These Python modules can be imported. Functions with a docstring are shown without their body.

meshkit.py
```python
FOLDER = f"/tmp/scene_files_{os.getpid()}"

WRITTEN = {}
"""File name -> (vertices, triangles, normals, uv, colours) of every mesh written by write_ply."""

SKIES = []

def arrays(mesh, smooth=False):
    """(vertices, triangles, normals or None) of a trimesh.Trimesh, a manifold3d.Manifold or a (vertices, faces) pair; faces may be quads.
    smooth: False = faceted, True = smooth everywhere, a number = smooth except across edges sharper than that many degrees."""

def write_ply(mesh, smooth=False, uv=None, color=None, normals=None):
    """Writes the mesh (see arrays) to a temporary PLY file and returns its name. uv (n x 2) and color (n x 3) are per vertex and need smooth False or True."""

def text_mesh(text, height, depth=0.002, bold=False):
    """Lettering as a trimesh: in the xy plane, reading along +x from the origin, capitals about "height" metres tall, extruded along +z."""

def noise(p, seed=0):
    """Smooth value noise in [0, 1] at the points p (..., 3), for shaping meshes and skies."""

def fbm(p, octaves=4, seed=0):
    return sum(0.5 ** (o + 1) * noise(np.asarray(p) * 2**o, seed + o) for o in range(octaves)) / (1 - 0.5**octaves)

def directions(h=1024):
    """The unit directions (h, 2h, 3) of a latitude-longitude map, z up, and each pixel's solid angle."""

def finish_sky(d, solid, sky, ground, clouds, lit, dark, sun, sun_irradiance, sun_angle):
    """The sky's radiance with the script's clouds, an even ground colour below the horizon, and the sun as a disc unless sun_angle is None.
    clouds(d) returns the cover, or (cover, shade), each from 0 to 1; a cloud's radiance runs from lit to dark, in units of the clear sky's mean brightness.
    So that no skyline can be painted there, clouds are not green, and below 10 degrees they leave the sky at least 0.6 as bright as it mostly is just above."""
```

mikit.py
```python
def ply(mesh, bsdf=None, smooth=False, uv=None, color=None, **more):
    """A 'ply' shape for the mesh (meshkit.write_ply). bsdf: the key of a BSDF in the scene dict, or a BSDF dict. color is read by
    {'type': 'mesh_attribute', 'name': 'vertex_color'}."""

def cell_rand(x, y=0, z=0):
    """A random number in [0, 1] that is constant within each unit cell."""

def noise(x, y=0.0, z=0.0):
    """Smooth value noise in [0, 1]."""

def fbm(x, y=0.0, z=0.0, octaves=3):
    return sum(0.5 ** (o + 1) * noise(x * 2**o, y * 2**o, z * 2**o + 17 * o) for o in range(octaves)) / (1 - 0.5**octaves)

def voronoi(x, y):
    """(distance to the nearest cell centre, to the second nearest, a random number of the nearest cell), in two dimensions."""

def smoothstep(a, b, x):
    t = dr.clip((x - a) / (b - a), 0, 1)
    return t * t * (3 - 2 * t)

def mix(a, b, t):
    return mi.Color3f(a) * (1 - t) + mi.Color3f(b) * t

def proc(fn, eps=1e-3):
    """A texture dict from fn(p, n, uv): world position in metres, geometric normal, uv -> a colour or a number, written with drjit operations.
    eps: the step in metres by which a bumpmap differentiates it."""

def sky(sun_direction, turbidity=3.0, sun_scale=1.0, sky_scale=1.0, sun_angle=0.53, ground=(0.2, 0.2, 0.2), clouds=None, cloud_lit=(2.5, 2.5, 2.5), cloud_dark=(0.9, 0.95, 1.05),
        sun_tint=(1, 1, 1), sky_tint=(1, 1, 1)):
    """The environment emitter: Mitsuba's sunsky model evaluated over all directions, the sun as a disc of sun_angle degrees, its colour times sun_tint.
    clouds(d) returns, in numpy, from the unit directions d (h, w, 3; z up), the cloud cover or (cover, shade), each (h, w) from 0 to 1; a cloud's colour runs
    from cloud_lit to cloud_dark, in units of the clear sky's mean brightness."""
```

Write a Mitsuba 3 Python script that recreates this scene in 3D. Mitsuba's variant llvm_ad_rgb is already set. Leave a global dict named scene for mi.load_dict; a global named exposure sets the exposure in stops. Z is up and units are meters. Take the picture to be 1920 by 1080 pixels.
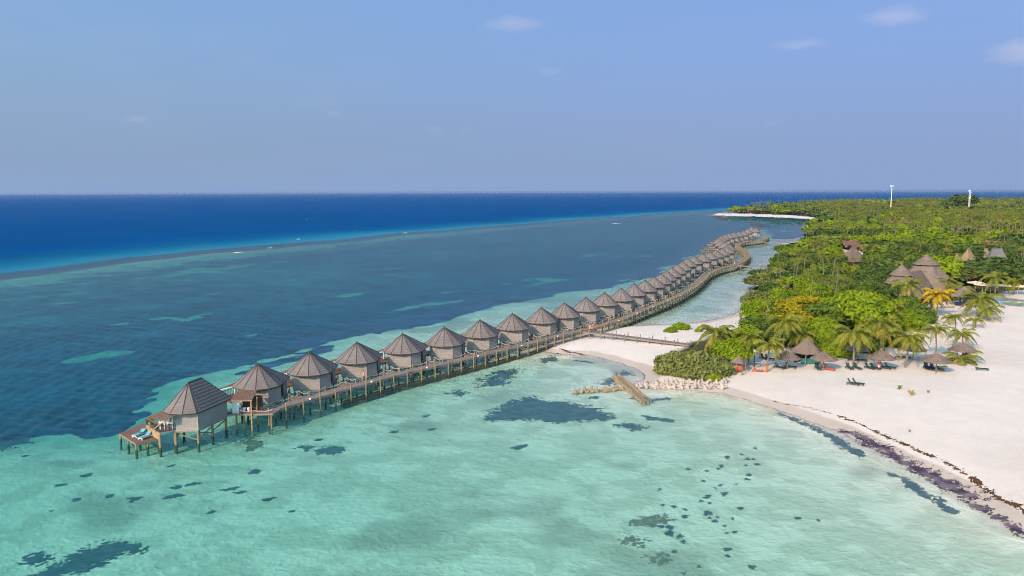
import math, random
import numpy as np, trimesh, shapely, mitsuba as mi, drjit as dr, mikit
from shapely.geometry import Polygon, LineString, Point
from mikit import proc, fbm, noise, voronoi, smoothstep, mix, cell_rand
import meshkit
T = mi.ScalarTransform4f
rng = np.random.default_rng(7)
random.seed(7)
scene, labels = {}, {}

# ------------------------------------------------------------------ camera, sky, exposure
CAM_H, FOV, PITCH, ROLL = 34.0, 66.0, math.radians(6.937), math.radians(0.164)
EYE = np.array([0.0, 0.0, CAM_H])
FWD = np.array([0, math.cos(PITCH), -math.sin(PITCH)])
UP0 = np.array([0, math.sin(PITCH), math.cos(PITCH)])
RIGHT = math.cos(ROLL) * np.array([1.0, 0, 0]) - math.sin(ROLL) * UP0
UPV = math.cos(ROLL) * UP0 + math.sin(ROLL) * np.array([1.0, 0, 0])
scene['camera'] = {'type': 'perspective', 'fov': FOV, 'fov_axis': 'x', 'near_clip': 0.5, 'far_clip': 200000.0,
                   'to_world': T().look_at(EYE.tolist(), (EYE + FWD).tolist(), UPV.tolist())}
SUN_AZ, SUN_EL = math.radians(33), math.radians(27)     # shadows run towards SUN_AZ, measured from +y to +x
SUN = np.array([-math.sin(SUN_AZ) * math.cos(SUN_EL), -math.cos(SUN_AZ) * math.cos(SUN_EL), math.sin(SUN_EL)])


def cloud_cover(d):
    az, el = np.degrees(np.arctan2(d[..., 0], d[..., 1])), np.degrees(np.arcsin(d[..., 2]))
    p = np.stack([az * 0.22, el * 0.8, 0 * az], -1)
    n = meshkit.fbm(p, 5, 3)
    fine = meshkit.fbm(p * 4.0, 4, 9)
    thin = np.clip((meshkit.fbm(p * 0.35 + 5, 4, 5) - 0.5) * 2, 0, 1) * 0.035 * np.clip((n - .35) * 3, 0, 1)
    small = 0
    for a, e, w, h, s in ((0.2, 11.6, 2.4, .55, .34), (25.3, 10.9, 2.2, .65, .46), (19.5, 9.6, 2.0, .35, .30), (32.5, 8.2, 2.6, .8, .5), (2.6, 8.4, 1.0, .3, .2), (-25, 4.8, 1.0, .28, .22), (18, 4.6, .9, .25, .16), (-5.5, 4.4, 1.0, .28, .14), (-12.5, 5.4, .6, .3, .14), (-3.2, 4.4, .5, .25, .12)):
        r = np.exp(-((az - a) / w) ** 2 - ((el - e) / h) ** 2)
        small = np.maximum(small, .42 * s * np.clip(r * 1.5 - .7 + 0.9 * (fine - .3), 0, 1) * np.clip(r * 3, 0, 1))
    rest = np.clip((meshkit.fbm(p * 0.8 + 31, 5, 8) - 0.62) * 4, 0, 1) * 0.5 * (np.abs(az) > 45)
    white = np.clip(np.maximum(np.maximum(thin, small), rest), 0, 1)
    haze_tint = .92 * np.exp(-(np.maximum(el, 0) / 4.2) ** 1.3) * (.90 + .2 * meshkit.fbm(np.stack([az * .05, el * .6, 0 * az], -1), 4, 51))      # no real cloud: blue-grey haze painted over the low sky all round
    cover = np.clip(white + haze_tint * (1 - white), 0, 1)
    return cover, np.clip(haze_tint * (1 - white) / np.maximum(cover, 1e-6), 0, 1)


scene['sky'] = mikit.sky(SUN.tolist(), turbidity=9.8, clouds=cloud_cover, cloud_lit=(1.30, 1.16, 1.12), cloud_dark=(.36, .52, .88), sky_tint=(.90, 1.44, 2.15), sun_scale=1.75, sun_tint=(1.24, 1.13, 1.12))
exposure = 1.85


# ------------------------------------------------------------------ helpers
def at(px, py, z=0.0):
    """The point of the plane z seen at a pixel of the 1920 x 1080 photograph: how distances were measured off it."""
    f = 960 / math.tan(math.radians(FOV) / 2)
    d = FWD * f + RIGHT * (px - 960) + UPV * (540 - py)
    return EYE + d * ((z - CAM_H) / d[2])


def g2(*pts):
    return [tuple(at(x, y)[:2]) for x, y in pts]


def key_for(name):
    if name not in scene and name not in labels:
        return name
    k = 1
    while f'{name}_{k:03d}' in scene or f'{name}_{k:03d}' in labels:
        k += 1
    return f'{name}_{k:03d}'


def tag(key, label=None, cat=None, group=None, kind=None):
    labels[key] = {k: v for k, v in (('label', label), ('category', cat), ('group', group), ('kind', kind)) if v}
    return key


def thing(name, label, cat, group=None):
    return tag(key_for(name), label, cat, group)


def put(name, shape, parent=None, to_world=None):
    key = key_for(f'{parent}__{name}' if parent else name)
    scene[key] = {**shape, 'to_world': to_world} if to_world is not None else dict(shape)
    return key


def rgb(*c):
    return {'type': 'rgb', 'value': list(c)}


def mesh(v, f):
    return trimesh.Trimesh(np.asarray(v, float), np.asarray(f, int), process=False)


def join(ms):
    return trimesh.util.concatenate(ms)


def box(x0, x1, y0, y1, z0, z1):
    return trimesh.creation.box(bounds=[[x0, y0, z0], [x1, y1, z1]])


def bar(a, b, w, h=None, up=(0, 0, 1)):
    """A square bar from a to b, w wide and h high."""
    a, b = np.asarray(a, float), np.asarray(b, float)
    h = h or w
    t = (b - a) / np.linalg.norm(b - a)
    s = np.cross(t, up)
    if np.linalg.norm(s) < 1e-3:
        s = np.cross(t, (1, 0, 0))
    s /= np.linalg.norm(s)
    u = np.cross(s, t)
    v = [p + s * w / 2 * i + u * h / 2 * j for p in (a, b) for i, j in ((-1, -1), (1, -1), (1, 1), (-1, 1))]
    f = [[0, 1, 2], [0, 2, 3], [4, 6, 5], [4, 7, 6]] + [x for k in range(4) for x in ([k, k + 4, (k + 1) % 4 + 4], [k, (k + 1) % 4 + 4, (k + 1) % 4])]
    m = mesh(v, f)
    m.fix_normals()
    return m


def tube(pts, rad, n=6, caps=True):
    """A round tapering tube along a polyline."""
    p = np.asarray(pts, float)
    r = np.broadcast_to(np.asarray(rad, float), (len(p),))
    t = np.gradient(p, axis=0)
    t /= np.linalg.norm(t, axis=1, keepdims=True) + 1e-12
    a = np.cross(t, np.where(np.abs(t[:, 2:]) < 0.9, [0, 0, 1.0], [1.0, 0, 0]))
    a /= np.linalg.norm(a, axis=1, keepdims=True) + 1e-12
    b = np.cross(t, a)
    ang = np.arange(n) * 2 * np.pi / n
    v = (p[:, None] + r[:, None, None] * (np.cos(ang)[None, :, None] * a[:, None] + np.sin(ang)[None, :, None] * b[:, None])).reshape(-1, 3)
    f = []
    for i in range(len(p) - 1):
        for j in range(n):
            q = [i * n + j, i * n + (j + 1) % n, (i + 1) * n + (j + 1) % n, (i + 1) * n + j]
            f += [[q[0], q[1], q[2]], [q[0], q[2], q[3]]]
    if caps:
        for base, rev in ((0, True), ((len(p) - 1) * n, False)):
            for j in range(1, n - 1):
                f.append([base, base + j + 1, base + j] if rev else [base, base + j, base + j + 1])
    return mesh(v, f)


def M(x, y, z=0.0, rz=0.0, s=1.0):
    return T().translate([float(x), float(y), float(z)]).rotate([0, 0, 1], float(rz)).scale(s if isinstance(s, (list, tuple)) else float(s))


def nfbm(x, y, oct=4, seed=0):
    return meshkit.fbm(np.stack([x, y, 0 * np.asarray(x)], -1), oct, seed)


# ------------------------------------------------------------------ the shape of the island and of the sea floor
SHORE = g2((1904, 988), (1844, 952.6), (1785, 914), (1726, 881.5), (1652, 846), (1578, 810), (1524, 792), (1464, 769), (1400, 749), (1357, 737), (1301, 731), (1245, 730), (1198, 727),
           (1190, 720), (1207, 713), (1213, 707), (1205, 697), (1189, 688), (1160, 679), (1132, 671), (1104, 665.5), (1067, 664.5), (1031, 660), (1012, 655), (1022, 645), (1060, 632), (1100, 622), (1140, 614), (1185, 611),
           (1250, 609), (1310, 605), (1350, 598), (1380, 589), (1399, 576), (1400, 562), (1412, 542), (1432, 523), (1441, 505), (1452, 492), (1462, 478), (1484, 466), (1466, 460), (1468, 456.5), (1493, 453), (1508, 447), (1515, 441), (1516, 432),
           (1507, 427), (1513, 422.5), (1540, 419), (1552, 416.5), (1540, 413), (1480, 408.5), (1400, 405.5), (1352, 404.5), (1335, 403.5), (1345, 400))
SHORE += [(at(1390, 397)[0], at(1390, 397)[1]), (at(1450, 393)[0], at(1450, 393)[1]), (700, 1900), (1300, 2100), (2300, 1900), (2600, 900), (1500, 250), (420, 60), (130, 40), (75, 55)]
ISLAND = Polygon(SHORE).buffer(0)
shapely.prepare(ISLAND)
REEF_EDGE = LineString([(-900, 150), (-420, 215)] + g2((0, 522), (200, 497), (450, 470), (700, 446), (900, 429), (1100, 412), (1250, 401.5), (1345, 395), (1450, 389)) + [(780, 2010), (1350, 2230), (2420, 2050), (2800, 900), (3300, -3000)])
DEEP = shapely.box(-90000, -90000, 90000, 90000).difference(Polygon(list(REEF_EDGE.coords) + [(3300, -4000), (-900, -4000)]).buffer(0))
shapely.prepare(DEEP)
SAND_EDGE = g2((-220, 838), (0, 808), (60, 803), (120, 806), (200, 806), (238, 800), (262, 776), (300, 735), (380, 698), (480, 676), (560, 654), (640, 624), (700, 614), (800, 601), (850, 583), (920, 566), (985, 559), (1030, 550), (1060, 543), (1120, 535), (1180, 519), (1250, 499), (1290, 483), (1330, 462), (1365, 444), (1400, 432), (1436, 428), (1449, 436), (1452, 446), (1480, 447), (1507, 444), (1530, 430), (1560, 420))
MEADOW = Polygon(SAND_EDGE + list(REEF_EDGE.coords)[:11][::-1]).buffer(0)
GROVE = Polygon(g2((1405, 556), (1420, 535), (1440, 508), (1462, 482), (1492, 470), (1520, 455), (1519, 428), (1556, 420), (1556, 412), (1480, 405), (1400, 402.5), (1352, 401)) + [(at(1450, 393)[0] + 20, at(1450, 393)[1]), (720, 1880), (1300, 2080), (2280, 1880), (2500, 900), (1400, 400)] +
                g2((1990, 552), (1900, 552), (1830, 566), (1745, 578), (1735, 604), (1705, 625), (1650, 658), (1580, 674), (1500, 664), (1420, 668), (1372, 700), (1300, 708), (1230, 700), (1230, 676), (1330, 642), (1420, 612), (1430, 592))).buffer(0)


def shore_distance(x, y):
    """Metres from the waterline: positive on land."""
    pts = shapely.points(x, y)
    d = shapely.distance(pts, ISLAND.exterior)
    return np.where(shapely.contains_xy(ISLAND, x, y), d, -d)


def poly_distance(poly, x, y):
    d = shapely.distance(shapely.points(x, y), poly.exterior)
    return np.where(shapely.contains_xy(poly, x, y), d, -d)


DEPTH = .62            # the still water is modelled unrefracted, at the depth it appears to have


def ground_z(x, y):
    """Height of the sand and of the sea floor (below zero)."""
    x, y = np.atleast_1d(np.asarray(x, float)), np.atleast_1d(np.asarray(y, float))
    s = shore_distance(x, y)
    land = 1.15 * (1 - np.exp(-np.maximum(s, 0) / 9.0)) + 0.35 * (1 - np.exp(-np.maximum(s, 0) / 60)) + 0.10 * (nfbm(x * .11, y * .11, 3, 4) - .5) * np.clip(s / 6, 0, 1)
    t = np.maximum(-s, 0)
    west = np.clip((30 - x) / 75, 0, 1.2) * np.clip((190 - y) / 60, 0, 1)
    sea = 0.75 * (1 - np.exp(-t / 13)) + (0.40 + 0.75 * west) * (1 - np.exp(-t / 45)) + 0.16 * (nfbm(x * .05, y * .05, 3, 6) - .5) * np.clip(t / 15, 0, 1)
    m = poly_distance(MEADOW, x, y)
    sea = sea + 2.3 * np.clip((m + 12) / 30, 0, 1) * np.clip(t / 25, 0, 1)
    e = shapely.distance(shapely.points(x, y), REEF_EDGE)
    inside = shapely.contains_xy(DEEP, x, y)
    e = np.where(inside, e, -e) + 34 * (nfbm(x * .012, y * .012, 4, 11) - .5)
    sea = sea - .6 * np.clip(1 - np.abs(e + 30) / 38, 0, 1) * (.35 + 1.1 * nfbm(x * .02, y * .02, 4, 19)) * (t > 40)
    sea = sea + 26 * (1 - np.exp(-np.maximum(e, 0) / 115))
    sea = np.where((m > 0) | (e > -60), np.maximum(sea, np.clip((t - 25) / 15, 0, 1) * 1.9), sea)
    return np.where(s > 0, land, -sea * DEPTH)


def radial_grid(radii, ang):
    """A disc of quads about the origin, fine where the view is, as (x, y, faces)."""
    R, A = np.meshgrid(radii, ang, indexing='ij')
    x, y = R * np.sin(A), R * np.cos(A)
    n, m = R.shape
    i, j = np.meshgrid(np.arange(n - 1), np.arange(m - 1), indexing='ij')
    a = (i * m + j).ravel()
    f = np.vstack([np.stack([a, a + 1, a + m + 1], 1), np.stack([a, a + m + 1, a + m], 1)])
    return x.ravel(), y.ravel(), f[:, ::-1] if False else f


def rings(r0, r1, ratio):
    n = int(math.log(r1 / r0) / math.log(ratio)) + 1
    return np.geomspace(r0, r1, n)


front = np.radians(44)
ANG_T = np.concatenate([np.linspace(-np.pi, -front, 40)[:-1], np.linspace(-front, front, 330), np.linspace(front, np.pi, 40)[1:]])
RAD_T = np.concatenate([[0.0, 10, 25], np.arange(40, 56, 2.0), rings(56, 700, 1.0068), rings(720, 3000, 1.02), rings(3100, 9000, 1.12)])
tx, ty, tf = radial_grid(RAD_T, ANG_T)
tz = ground_z(tx, ty)
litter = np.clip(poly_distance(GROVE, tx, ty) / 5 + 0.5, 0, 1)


def ground_colour(p, n, uv):
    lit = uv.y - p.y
    big, mid, fine = fbm(p.x * .045, p.y * .045, 3, octaves=3), fbm(p.x * .5, p.y * .5, 9, octaves=3), noise(p.x * 5, p.y * 5, 2)
    dry = mix((.685, .620, .525), (.750, .685, .585), smoothstep(.3, .7, big)) * (0.95 + .1 * mid) * (.97 + .06 * fine)
    wet = mix((.50, .43, .345), (.56, .485, .40), mid)
    line = p.z + .10 * (fbm(p.x * .16, p.y * .16, 5, octaves=3) - .5) + .03 * (mid - .5)
    c = mix(wet, dry, smoothstep(.26, .36, line))
    under = mix((.62, .62, .46), (.77, .755, .58), smoothstep(.36, .62, fbm(p.x * .33, p.y * .33, 7, octaves=3)))  # patches in the colour stand in for sunlight netted by the waves
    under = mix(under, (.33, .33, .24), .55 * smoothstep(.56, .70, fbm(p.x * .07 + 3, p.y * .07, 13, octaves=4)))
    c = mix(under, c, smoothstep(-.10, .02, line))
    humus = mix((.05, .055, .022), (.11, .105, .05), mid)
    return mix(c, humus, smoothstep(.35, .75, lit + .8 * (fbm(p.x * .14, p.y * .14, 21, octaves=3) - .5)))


def ground_relief(p, n, uv):
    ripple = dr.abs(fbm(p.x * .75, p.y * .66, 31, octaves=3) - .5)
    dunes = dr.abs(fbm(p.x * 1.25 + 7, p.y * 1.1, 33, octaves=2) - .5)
    sea = -.24 * dr.minimum(ripple, .13) - .20 * dr.minimum(dunes, .15)  # sand relief, shaped to suggest the web of sunlight on the lagoon floor
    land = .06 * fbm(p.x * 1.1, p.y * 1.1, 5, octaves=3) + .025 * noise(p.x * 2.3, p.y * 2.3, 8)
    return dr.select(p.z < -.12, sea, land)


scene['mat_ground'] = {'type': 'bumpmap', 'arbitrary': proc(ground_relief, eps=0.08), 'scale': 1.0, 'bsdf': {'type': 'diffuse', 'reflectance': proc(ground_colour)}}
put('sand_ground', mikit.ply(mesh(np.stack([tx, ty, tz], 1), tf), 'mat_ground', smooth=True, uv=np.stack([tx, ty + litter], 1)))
tag('sand_ground', 'white coral sand of the beach and the pale sea floor', 'sand', kind='structure')

# ------------------------------------------------------------------ water
ANG_W = np.concatenate([np.linspace(-np.pi, -front, 40)[:-1], np.linspace(-front, front, 430), np.linspace(front, np.pi, 40)[1:]])
RAD_W = np.concatenate([[0.0, 10, 25], np.arange(40, 56, 2.0), rings(56, 420, 1.0036), rings(422, 3000, 1.012), rings(3030, 120000, 1.06)])
wx, wy, wf = radial_grid(RAD_W, ANG_W)
wdepth = np.maximum(-ground_z(wx, wy), 0)
wr = np.hypot(wx, wy)
wz = np.zeros_like(wx)
for lam, amp, az in ((4.1, .010, .5), (3.4, .010, 1.1), (2.6, .010, .2), (2.1, .010, .75), (1.7, .009, 1.25), (1.45, .008, -.1), (3.0, .009, 1.5)):
    k = 2 * np.pi / lam
    ph = k * (np.sin(az) * wx + np.cos(az) * wy) + 5 * nfbm(wx * .35 / lam, wy * .35 / lam, 3, int(lam * 10))
    wz += amp * np.sin(ph) * np.clip((lam / (wr * .0036) - 2.2) / 2.5, 0, 1) * (.4 + 1.2 * nfbm(wx * .03, wy * .03, 2, 77))
wz *= 2.0 * np.clip(.25 + wdepth / 1.6, 0, 1.6)
K_WATER = (.33, .040, .072)


def water_depth(p, uv):
    return dr.maximum(uv.x - p.x, 0) / DEPTH


def water_tint(p, n, uv):
    d = dr.minimum(water_depth(p, uv), 12)
    return mi.Color3f(dr.exp(-d * K_WATER[0]), dr.exp(-d * K_WATER[1]), dr.exp(-d * K_WATER[2]))


def water_murk(p, n, uv):
    d = water_depth(p, uv)
    return 1 - dr.exp(-d * .085 - d * d * .013)


def water_glow(p, n, uv):
    """Colour that comes back out of the water itself: greener where it is shallow, pure blue over the drop."""
    d = water_depth(p, uv)
    c = mix((.005, .058, .090), (.004, .150, .245), smoothstep(3.6, 6.5, d))
    c = mix(c, (.0004, .070, .222), smoothstep(6, 20, d))
    return c * (3 - 2 * water_murk(p, n, uv)) * (.86 + .28 * fbm(p.x * .012, p.y * .012, 3, octaves=3))


def water_relief(p, n, uv):
    return .5 * fbm(p.x * .16 + p.y * .07, p.y * .22 - p.x * .05, 3, octaves=4)


scene['mat_water'] = {'type': 'blendbsdf', 'weight': proc(water_murk),
                      'clear': {'type': 'thindielectric', 'int_ior': 1.13, 'specular_reflectance': .55, 'specular_transmittance': proc(water_tint)},
                      'murk': {'type': 'bumpmap', 'arbitrary': proc(water_relief, eps=.15), 'scale': 1.0,
                               'bsdf': {'type': 'diffuse', 'reflectance': proc(water_glow)}}}
put('sea', mikit.ply(mesh(np.stack([wx, wy, wz], 1), wf), 'mat_water', smooth=True, uv=np.stack([wx + wdepth, wy], 1)))
tag('sea', 'turquoise lagoon water deepening to dark blue sea at the horizon', 'water', kind='structure')

# ------------------------------------------------------------------ seagrass and weed on the sea floor
def clipped(x, y, f, field, lift, single=False):
    """The part of a grid where field > 0, cut along its zero line and laid on the ground, lifted a little."""
    m = trimesh.Trimesh(np.stack([x, y, field], 1), f, process=False)
    m = trimesh.intersections.slice_mesh_plane(m, [0, 0, 1.0], [0, 0, 0.0])
    m.merge_vertices()
    if single:
        m = max(m.split(only_watertight=False), key=lambda q: len(q.faces))
    v = np.array(m.vertices)
    v[:, 2] = ground_z(v[:, 0], v[:, 1]) + lift
    return mesh(v, m.faces)


ANG_M = np.linspace(-np.radians(40), np.radians(38), 420)
RAD_M = np.concatenate([rings(66, 500, 1.006), rings(503, 2600, 1.012)])
mx, my, mf = radial_grid(RAD_M, ANG_M)
inner = LineString(SAND_EDGE)
din = shapely.distance(shapely.points(mx, my), inner)
dout = shapely.distance(shapely.points(mx, my), REEF_EDGE)
ins = shapely.contains_xy(MEADOW, mx, my)
near_edge = np.where(ins, din, -din)
uu, vv = mx * .545 + my * .838, mx * -.838 + my * .545            # along and across the row of villas
streak = nfbm(uu * .035, vv * .11, 4, 3)
blotch = nfbm(mx * .09, my * .09, 4, 8)
fine = nfbm(mx * .45, my * .45, 3, 15)
field = np.minimum(near_edge / 9, (dout - 18) / 40) + .7 * (blotch - .5) + .5 * (fine - .5) + 2.6 * (streak - .5) * np.exp(-np.maximum(near_edge, 0) / 34)
holes = (.300 - .75 * nfbm(uu * .022 + 4, vv * .075, 4, 23) - .25 * nfbm(mx * .12, my * .12, 3, 27)) * 9 + 1.6 * (fine - .5)
field = np.minimum(field, np.where(near_edge > 10, -holes, 9))
field = np.where(ins | (din < 22), field, -1)
field = np.where(shore_distance(mx, my) > -2.5, -1, field)


def meadow_colour(p, n, uv):
    dense = 1 - smoothstep(25, 130, uv.x + 70 * (fbm(p.x * .02, p.y * .02, 61, octaves=3) - .5))     # the meadow is densest along its landward edge
    u, v = p.x * .545 + p.y * .838, p.x * -.838 + p.y * .545
    a = fbm(u * .013, v * .055, 5, octaves=5)
    b = fbm(p.x * .13, p.y * .15, 9, octaves=4)
    c = mix((.014, .060, .128), (.125, .235, .262), smoothstep(.36, .66, a))
    c = mix(c, (.20, .29, .25), .70 * smoothstep(.56, .74, fbm(u * .03 + 9, v * .12, 15, octaves=5)))
    c = mix(c, (.014, .056, .140), .85 * dense)
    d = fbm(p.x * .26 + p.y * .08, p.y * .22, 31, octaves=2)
    return c * dr.maximum(-1.05 + 2.05 * b + 2.05 * d, .22)  # seagrass mottle that also paints in the light and dark of surface ripples


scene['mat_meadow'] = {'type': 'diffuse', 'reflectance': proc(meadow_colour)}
md = clipped(mx, my, mf, field, .07)
mdv = np.array(md.vertices)
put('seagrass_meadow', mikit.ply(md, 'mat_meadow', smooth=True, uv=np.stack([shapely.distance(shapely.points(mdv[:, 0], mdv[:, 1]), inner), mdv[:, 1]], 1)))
tag('seagrass_meadow', 'dark blue seagrass meadow on the reef flat beyond the row of villas', 'seagrass', kind='stuff')


def patch_mesh(poly, step, lift, rough=1.0, keep=.5, seed=0, wave=.8, single=False):
    poly = Polygon(poly).buffer(0) if not hasattr(poly, 'exterior') else poly
    x0, y0, x1, y1 = poly.buffer(2).bounds
    gx, gy = np.meshgrid(np.arange(x0, x1 + step, step), np.arange(y0, y1 + step, step))
    n, m = gx.shape
    i, j = np.meshgrid(np.arange(n - 1), np.arange(m - 1), indexing='ij')
    a = (i * m + j).ravel()
    f = np.vstack([np.stack([a, a + 1, a + m + 1], 1), np.stack([a, a + m + 1, a + m], 1)])
    x, y = gx.ravel(), gy.ravel()
    d = poly_distance(poly, x, y)
    fld = np.clip(d, -1.8 * rough, 1.0 * rough) / rough + (nfbm(x * wave, y * wave, 4, seed) - keep) * 3.2 + (nfbm(x * wave * 4.6, y * wave * 4.6, 3, seed + 50) - .5) * 4.2
    fld = np.where(d < -1.6 * rough, -1, fld)
    if (fld > 0).sum() < 3:
        fld = d
    return clipped(x, y, f, fld, lift, single)


def weed_colour(p, n, uv):
    return mix((.055, .100, .120), (.150, .205, .200), fbm(p.x * .9, p.y * .9, 4, octaves=3))


def thin_colour(p, n, uv):
    return mix((.16, .17, .12), (.30, .29, .20), fbm(p.x * .9, p.y * .9, 4, octaves=3))


def drift_colour(p, n, uv):
    return mix((.055, .045, .075), (.20, .16, .18), smoothstep(.3, .75, fbm(p.x * .8, p.y * .8, 4, octaves=4)))


scene['mat_weed'] = {'type': 'diffuse', 'reflectance': proc(weed_colour)}
scene['mat_thin_weed'] = {'type': 'diffuse', 'reflectance': proc(thin_colour)}
scene['mat_drift'] = {'type': 'diffuse', 'reflectance': proc(drift_colour)}
scene['mat_wrack'] = {'type': 'diffuse', 'reflectance': rgb(.115, .060, .032)}


def weed(label, pts, mat='mat_weed', lift=.06, rough=1.0, keep=.42, seed=0, step=.13, wave=.8, group=None, name='seagrass_patch', cat='seagrass', kind=None):
    k = key_for(name)
    scene[k] = mikit.ply(patch_mesh(pts if hasattr(pts, 'exterior') else g2(*pts), step, lift, rough, keep, seed, wave, name in ('coral_head', 'weed_streak')), mat, smooth=True)
    return tag(k, label, cat, group, kind)


weed('large dark blue seagrass patch in the lagoon left of the log groyne', [(915, 778), (935, 762), (962, 748), (990, 741), (1015, 747), (1050, 750), (1090, 757), (1140, 771), (1132, 780), (1088, 784), (1050, 783), (1000, 780), (950, 780)], rough=1.2, keep=.38, seed=3)
weed('pale seagrass patch in the shallows close beside the jetty', [(896, 718), (915, 700), (938, 691), (968, 688), (958, 700), (948, 710), (932, 717)], 'mat_weed', rough=1.4, keep=.46, seed=5)
weed('small dark weed spot under the water left of the log groyne tip', [(1163, 793), (1180, 790), (1203, 796), (1185, 798)], seed=6)
weed('dark weed strip behind the far end of the log groyne', [(1128, 716), (1150, 708), (1158, 712), (1140, 719)], seed=8)
weed('narrow dark weed strip near the far end of the log groyne', [(1162, 698), (1176, 696), (1178, 701), (1164, 702)], seed=9)
weed('long dark seagrass patch at the bottom left of the foreground lagoon', [(60, 1064), (95, 1046), (120, 1028), (160, 1012), (195, 1001), (243, 1002), (248, 1016), (200, 1030), (150, 1052), (112, 1070), (96, 1084), (62, 1082)], rough=1.0, keep=.44, seed=12, wave=1.1)
weed('faint dark weed patch left of the large foreground seagrass patch', [(38, 1036), (52, 1026), (70, 1022), (82, 1026), (68, 1034), (50, 1040)], rough=.7, keep=.47, seed=14)
weed('brown rubble patch on the sea floor below the jetty porch', [(458, 814), (470, 808), (482, 814), (484, 824), (472, 830), (462, 822)], 'mat_thin_weed', seed=15)
weed('rounded dark seagrass clump in the lagoon below the first jetty posts', [(598, 832), (612, 826), (636, 827), (644, 833), (628, 840), (605, 838)], rough=.7, keep=.4, seed=16)
weed('small dark weed spot left of the rounded seagrass clump', [(562, 828), (572, 825), (584, 827), (574, 832)], rough=.6, keep=.4, seed=17)
weed('dark patch of weed under the water beside the middle of the jetty', [(848, 731), (862, 726), (874, 729), (862, 735)], seed=18)
weed('dark weed patch at the waterline where the beach meets the jetty', [(1022, 672), (1036, 668), (1037, 674), (1024, 677)], seed=19)
weed('dark rubble shoal at the left edge of the foreground sand', [(-30, 806), (10, 800), (40, 800), (44, 808), (16, 818), (-25, 822)], rough=1.6, keep=.45, seed=20)
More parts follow.
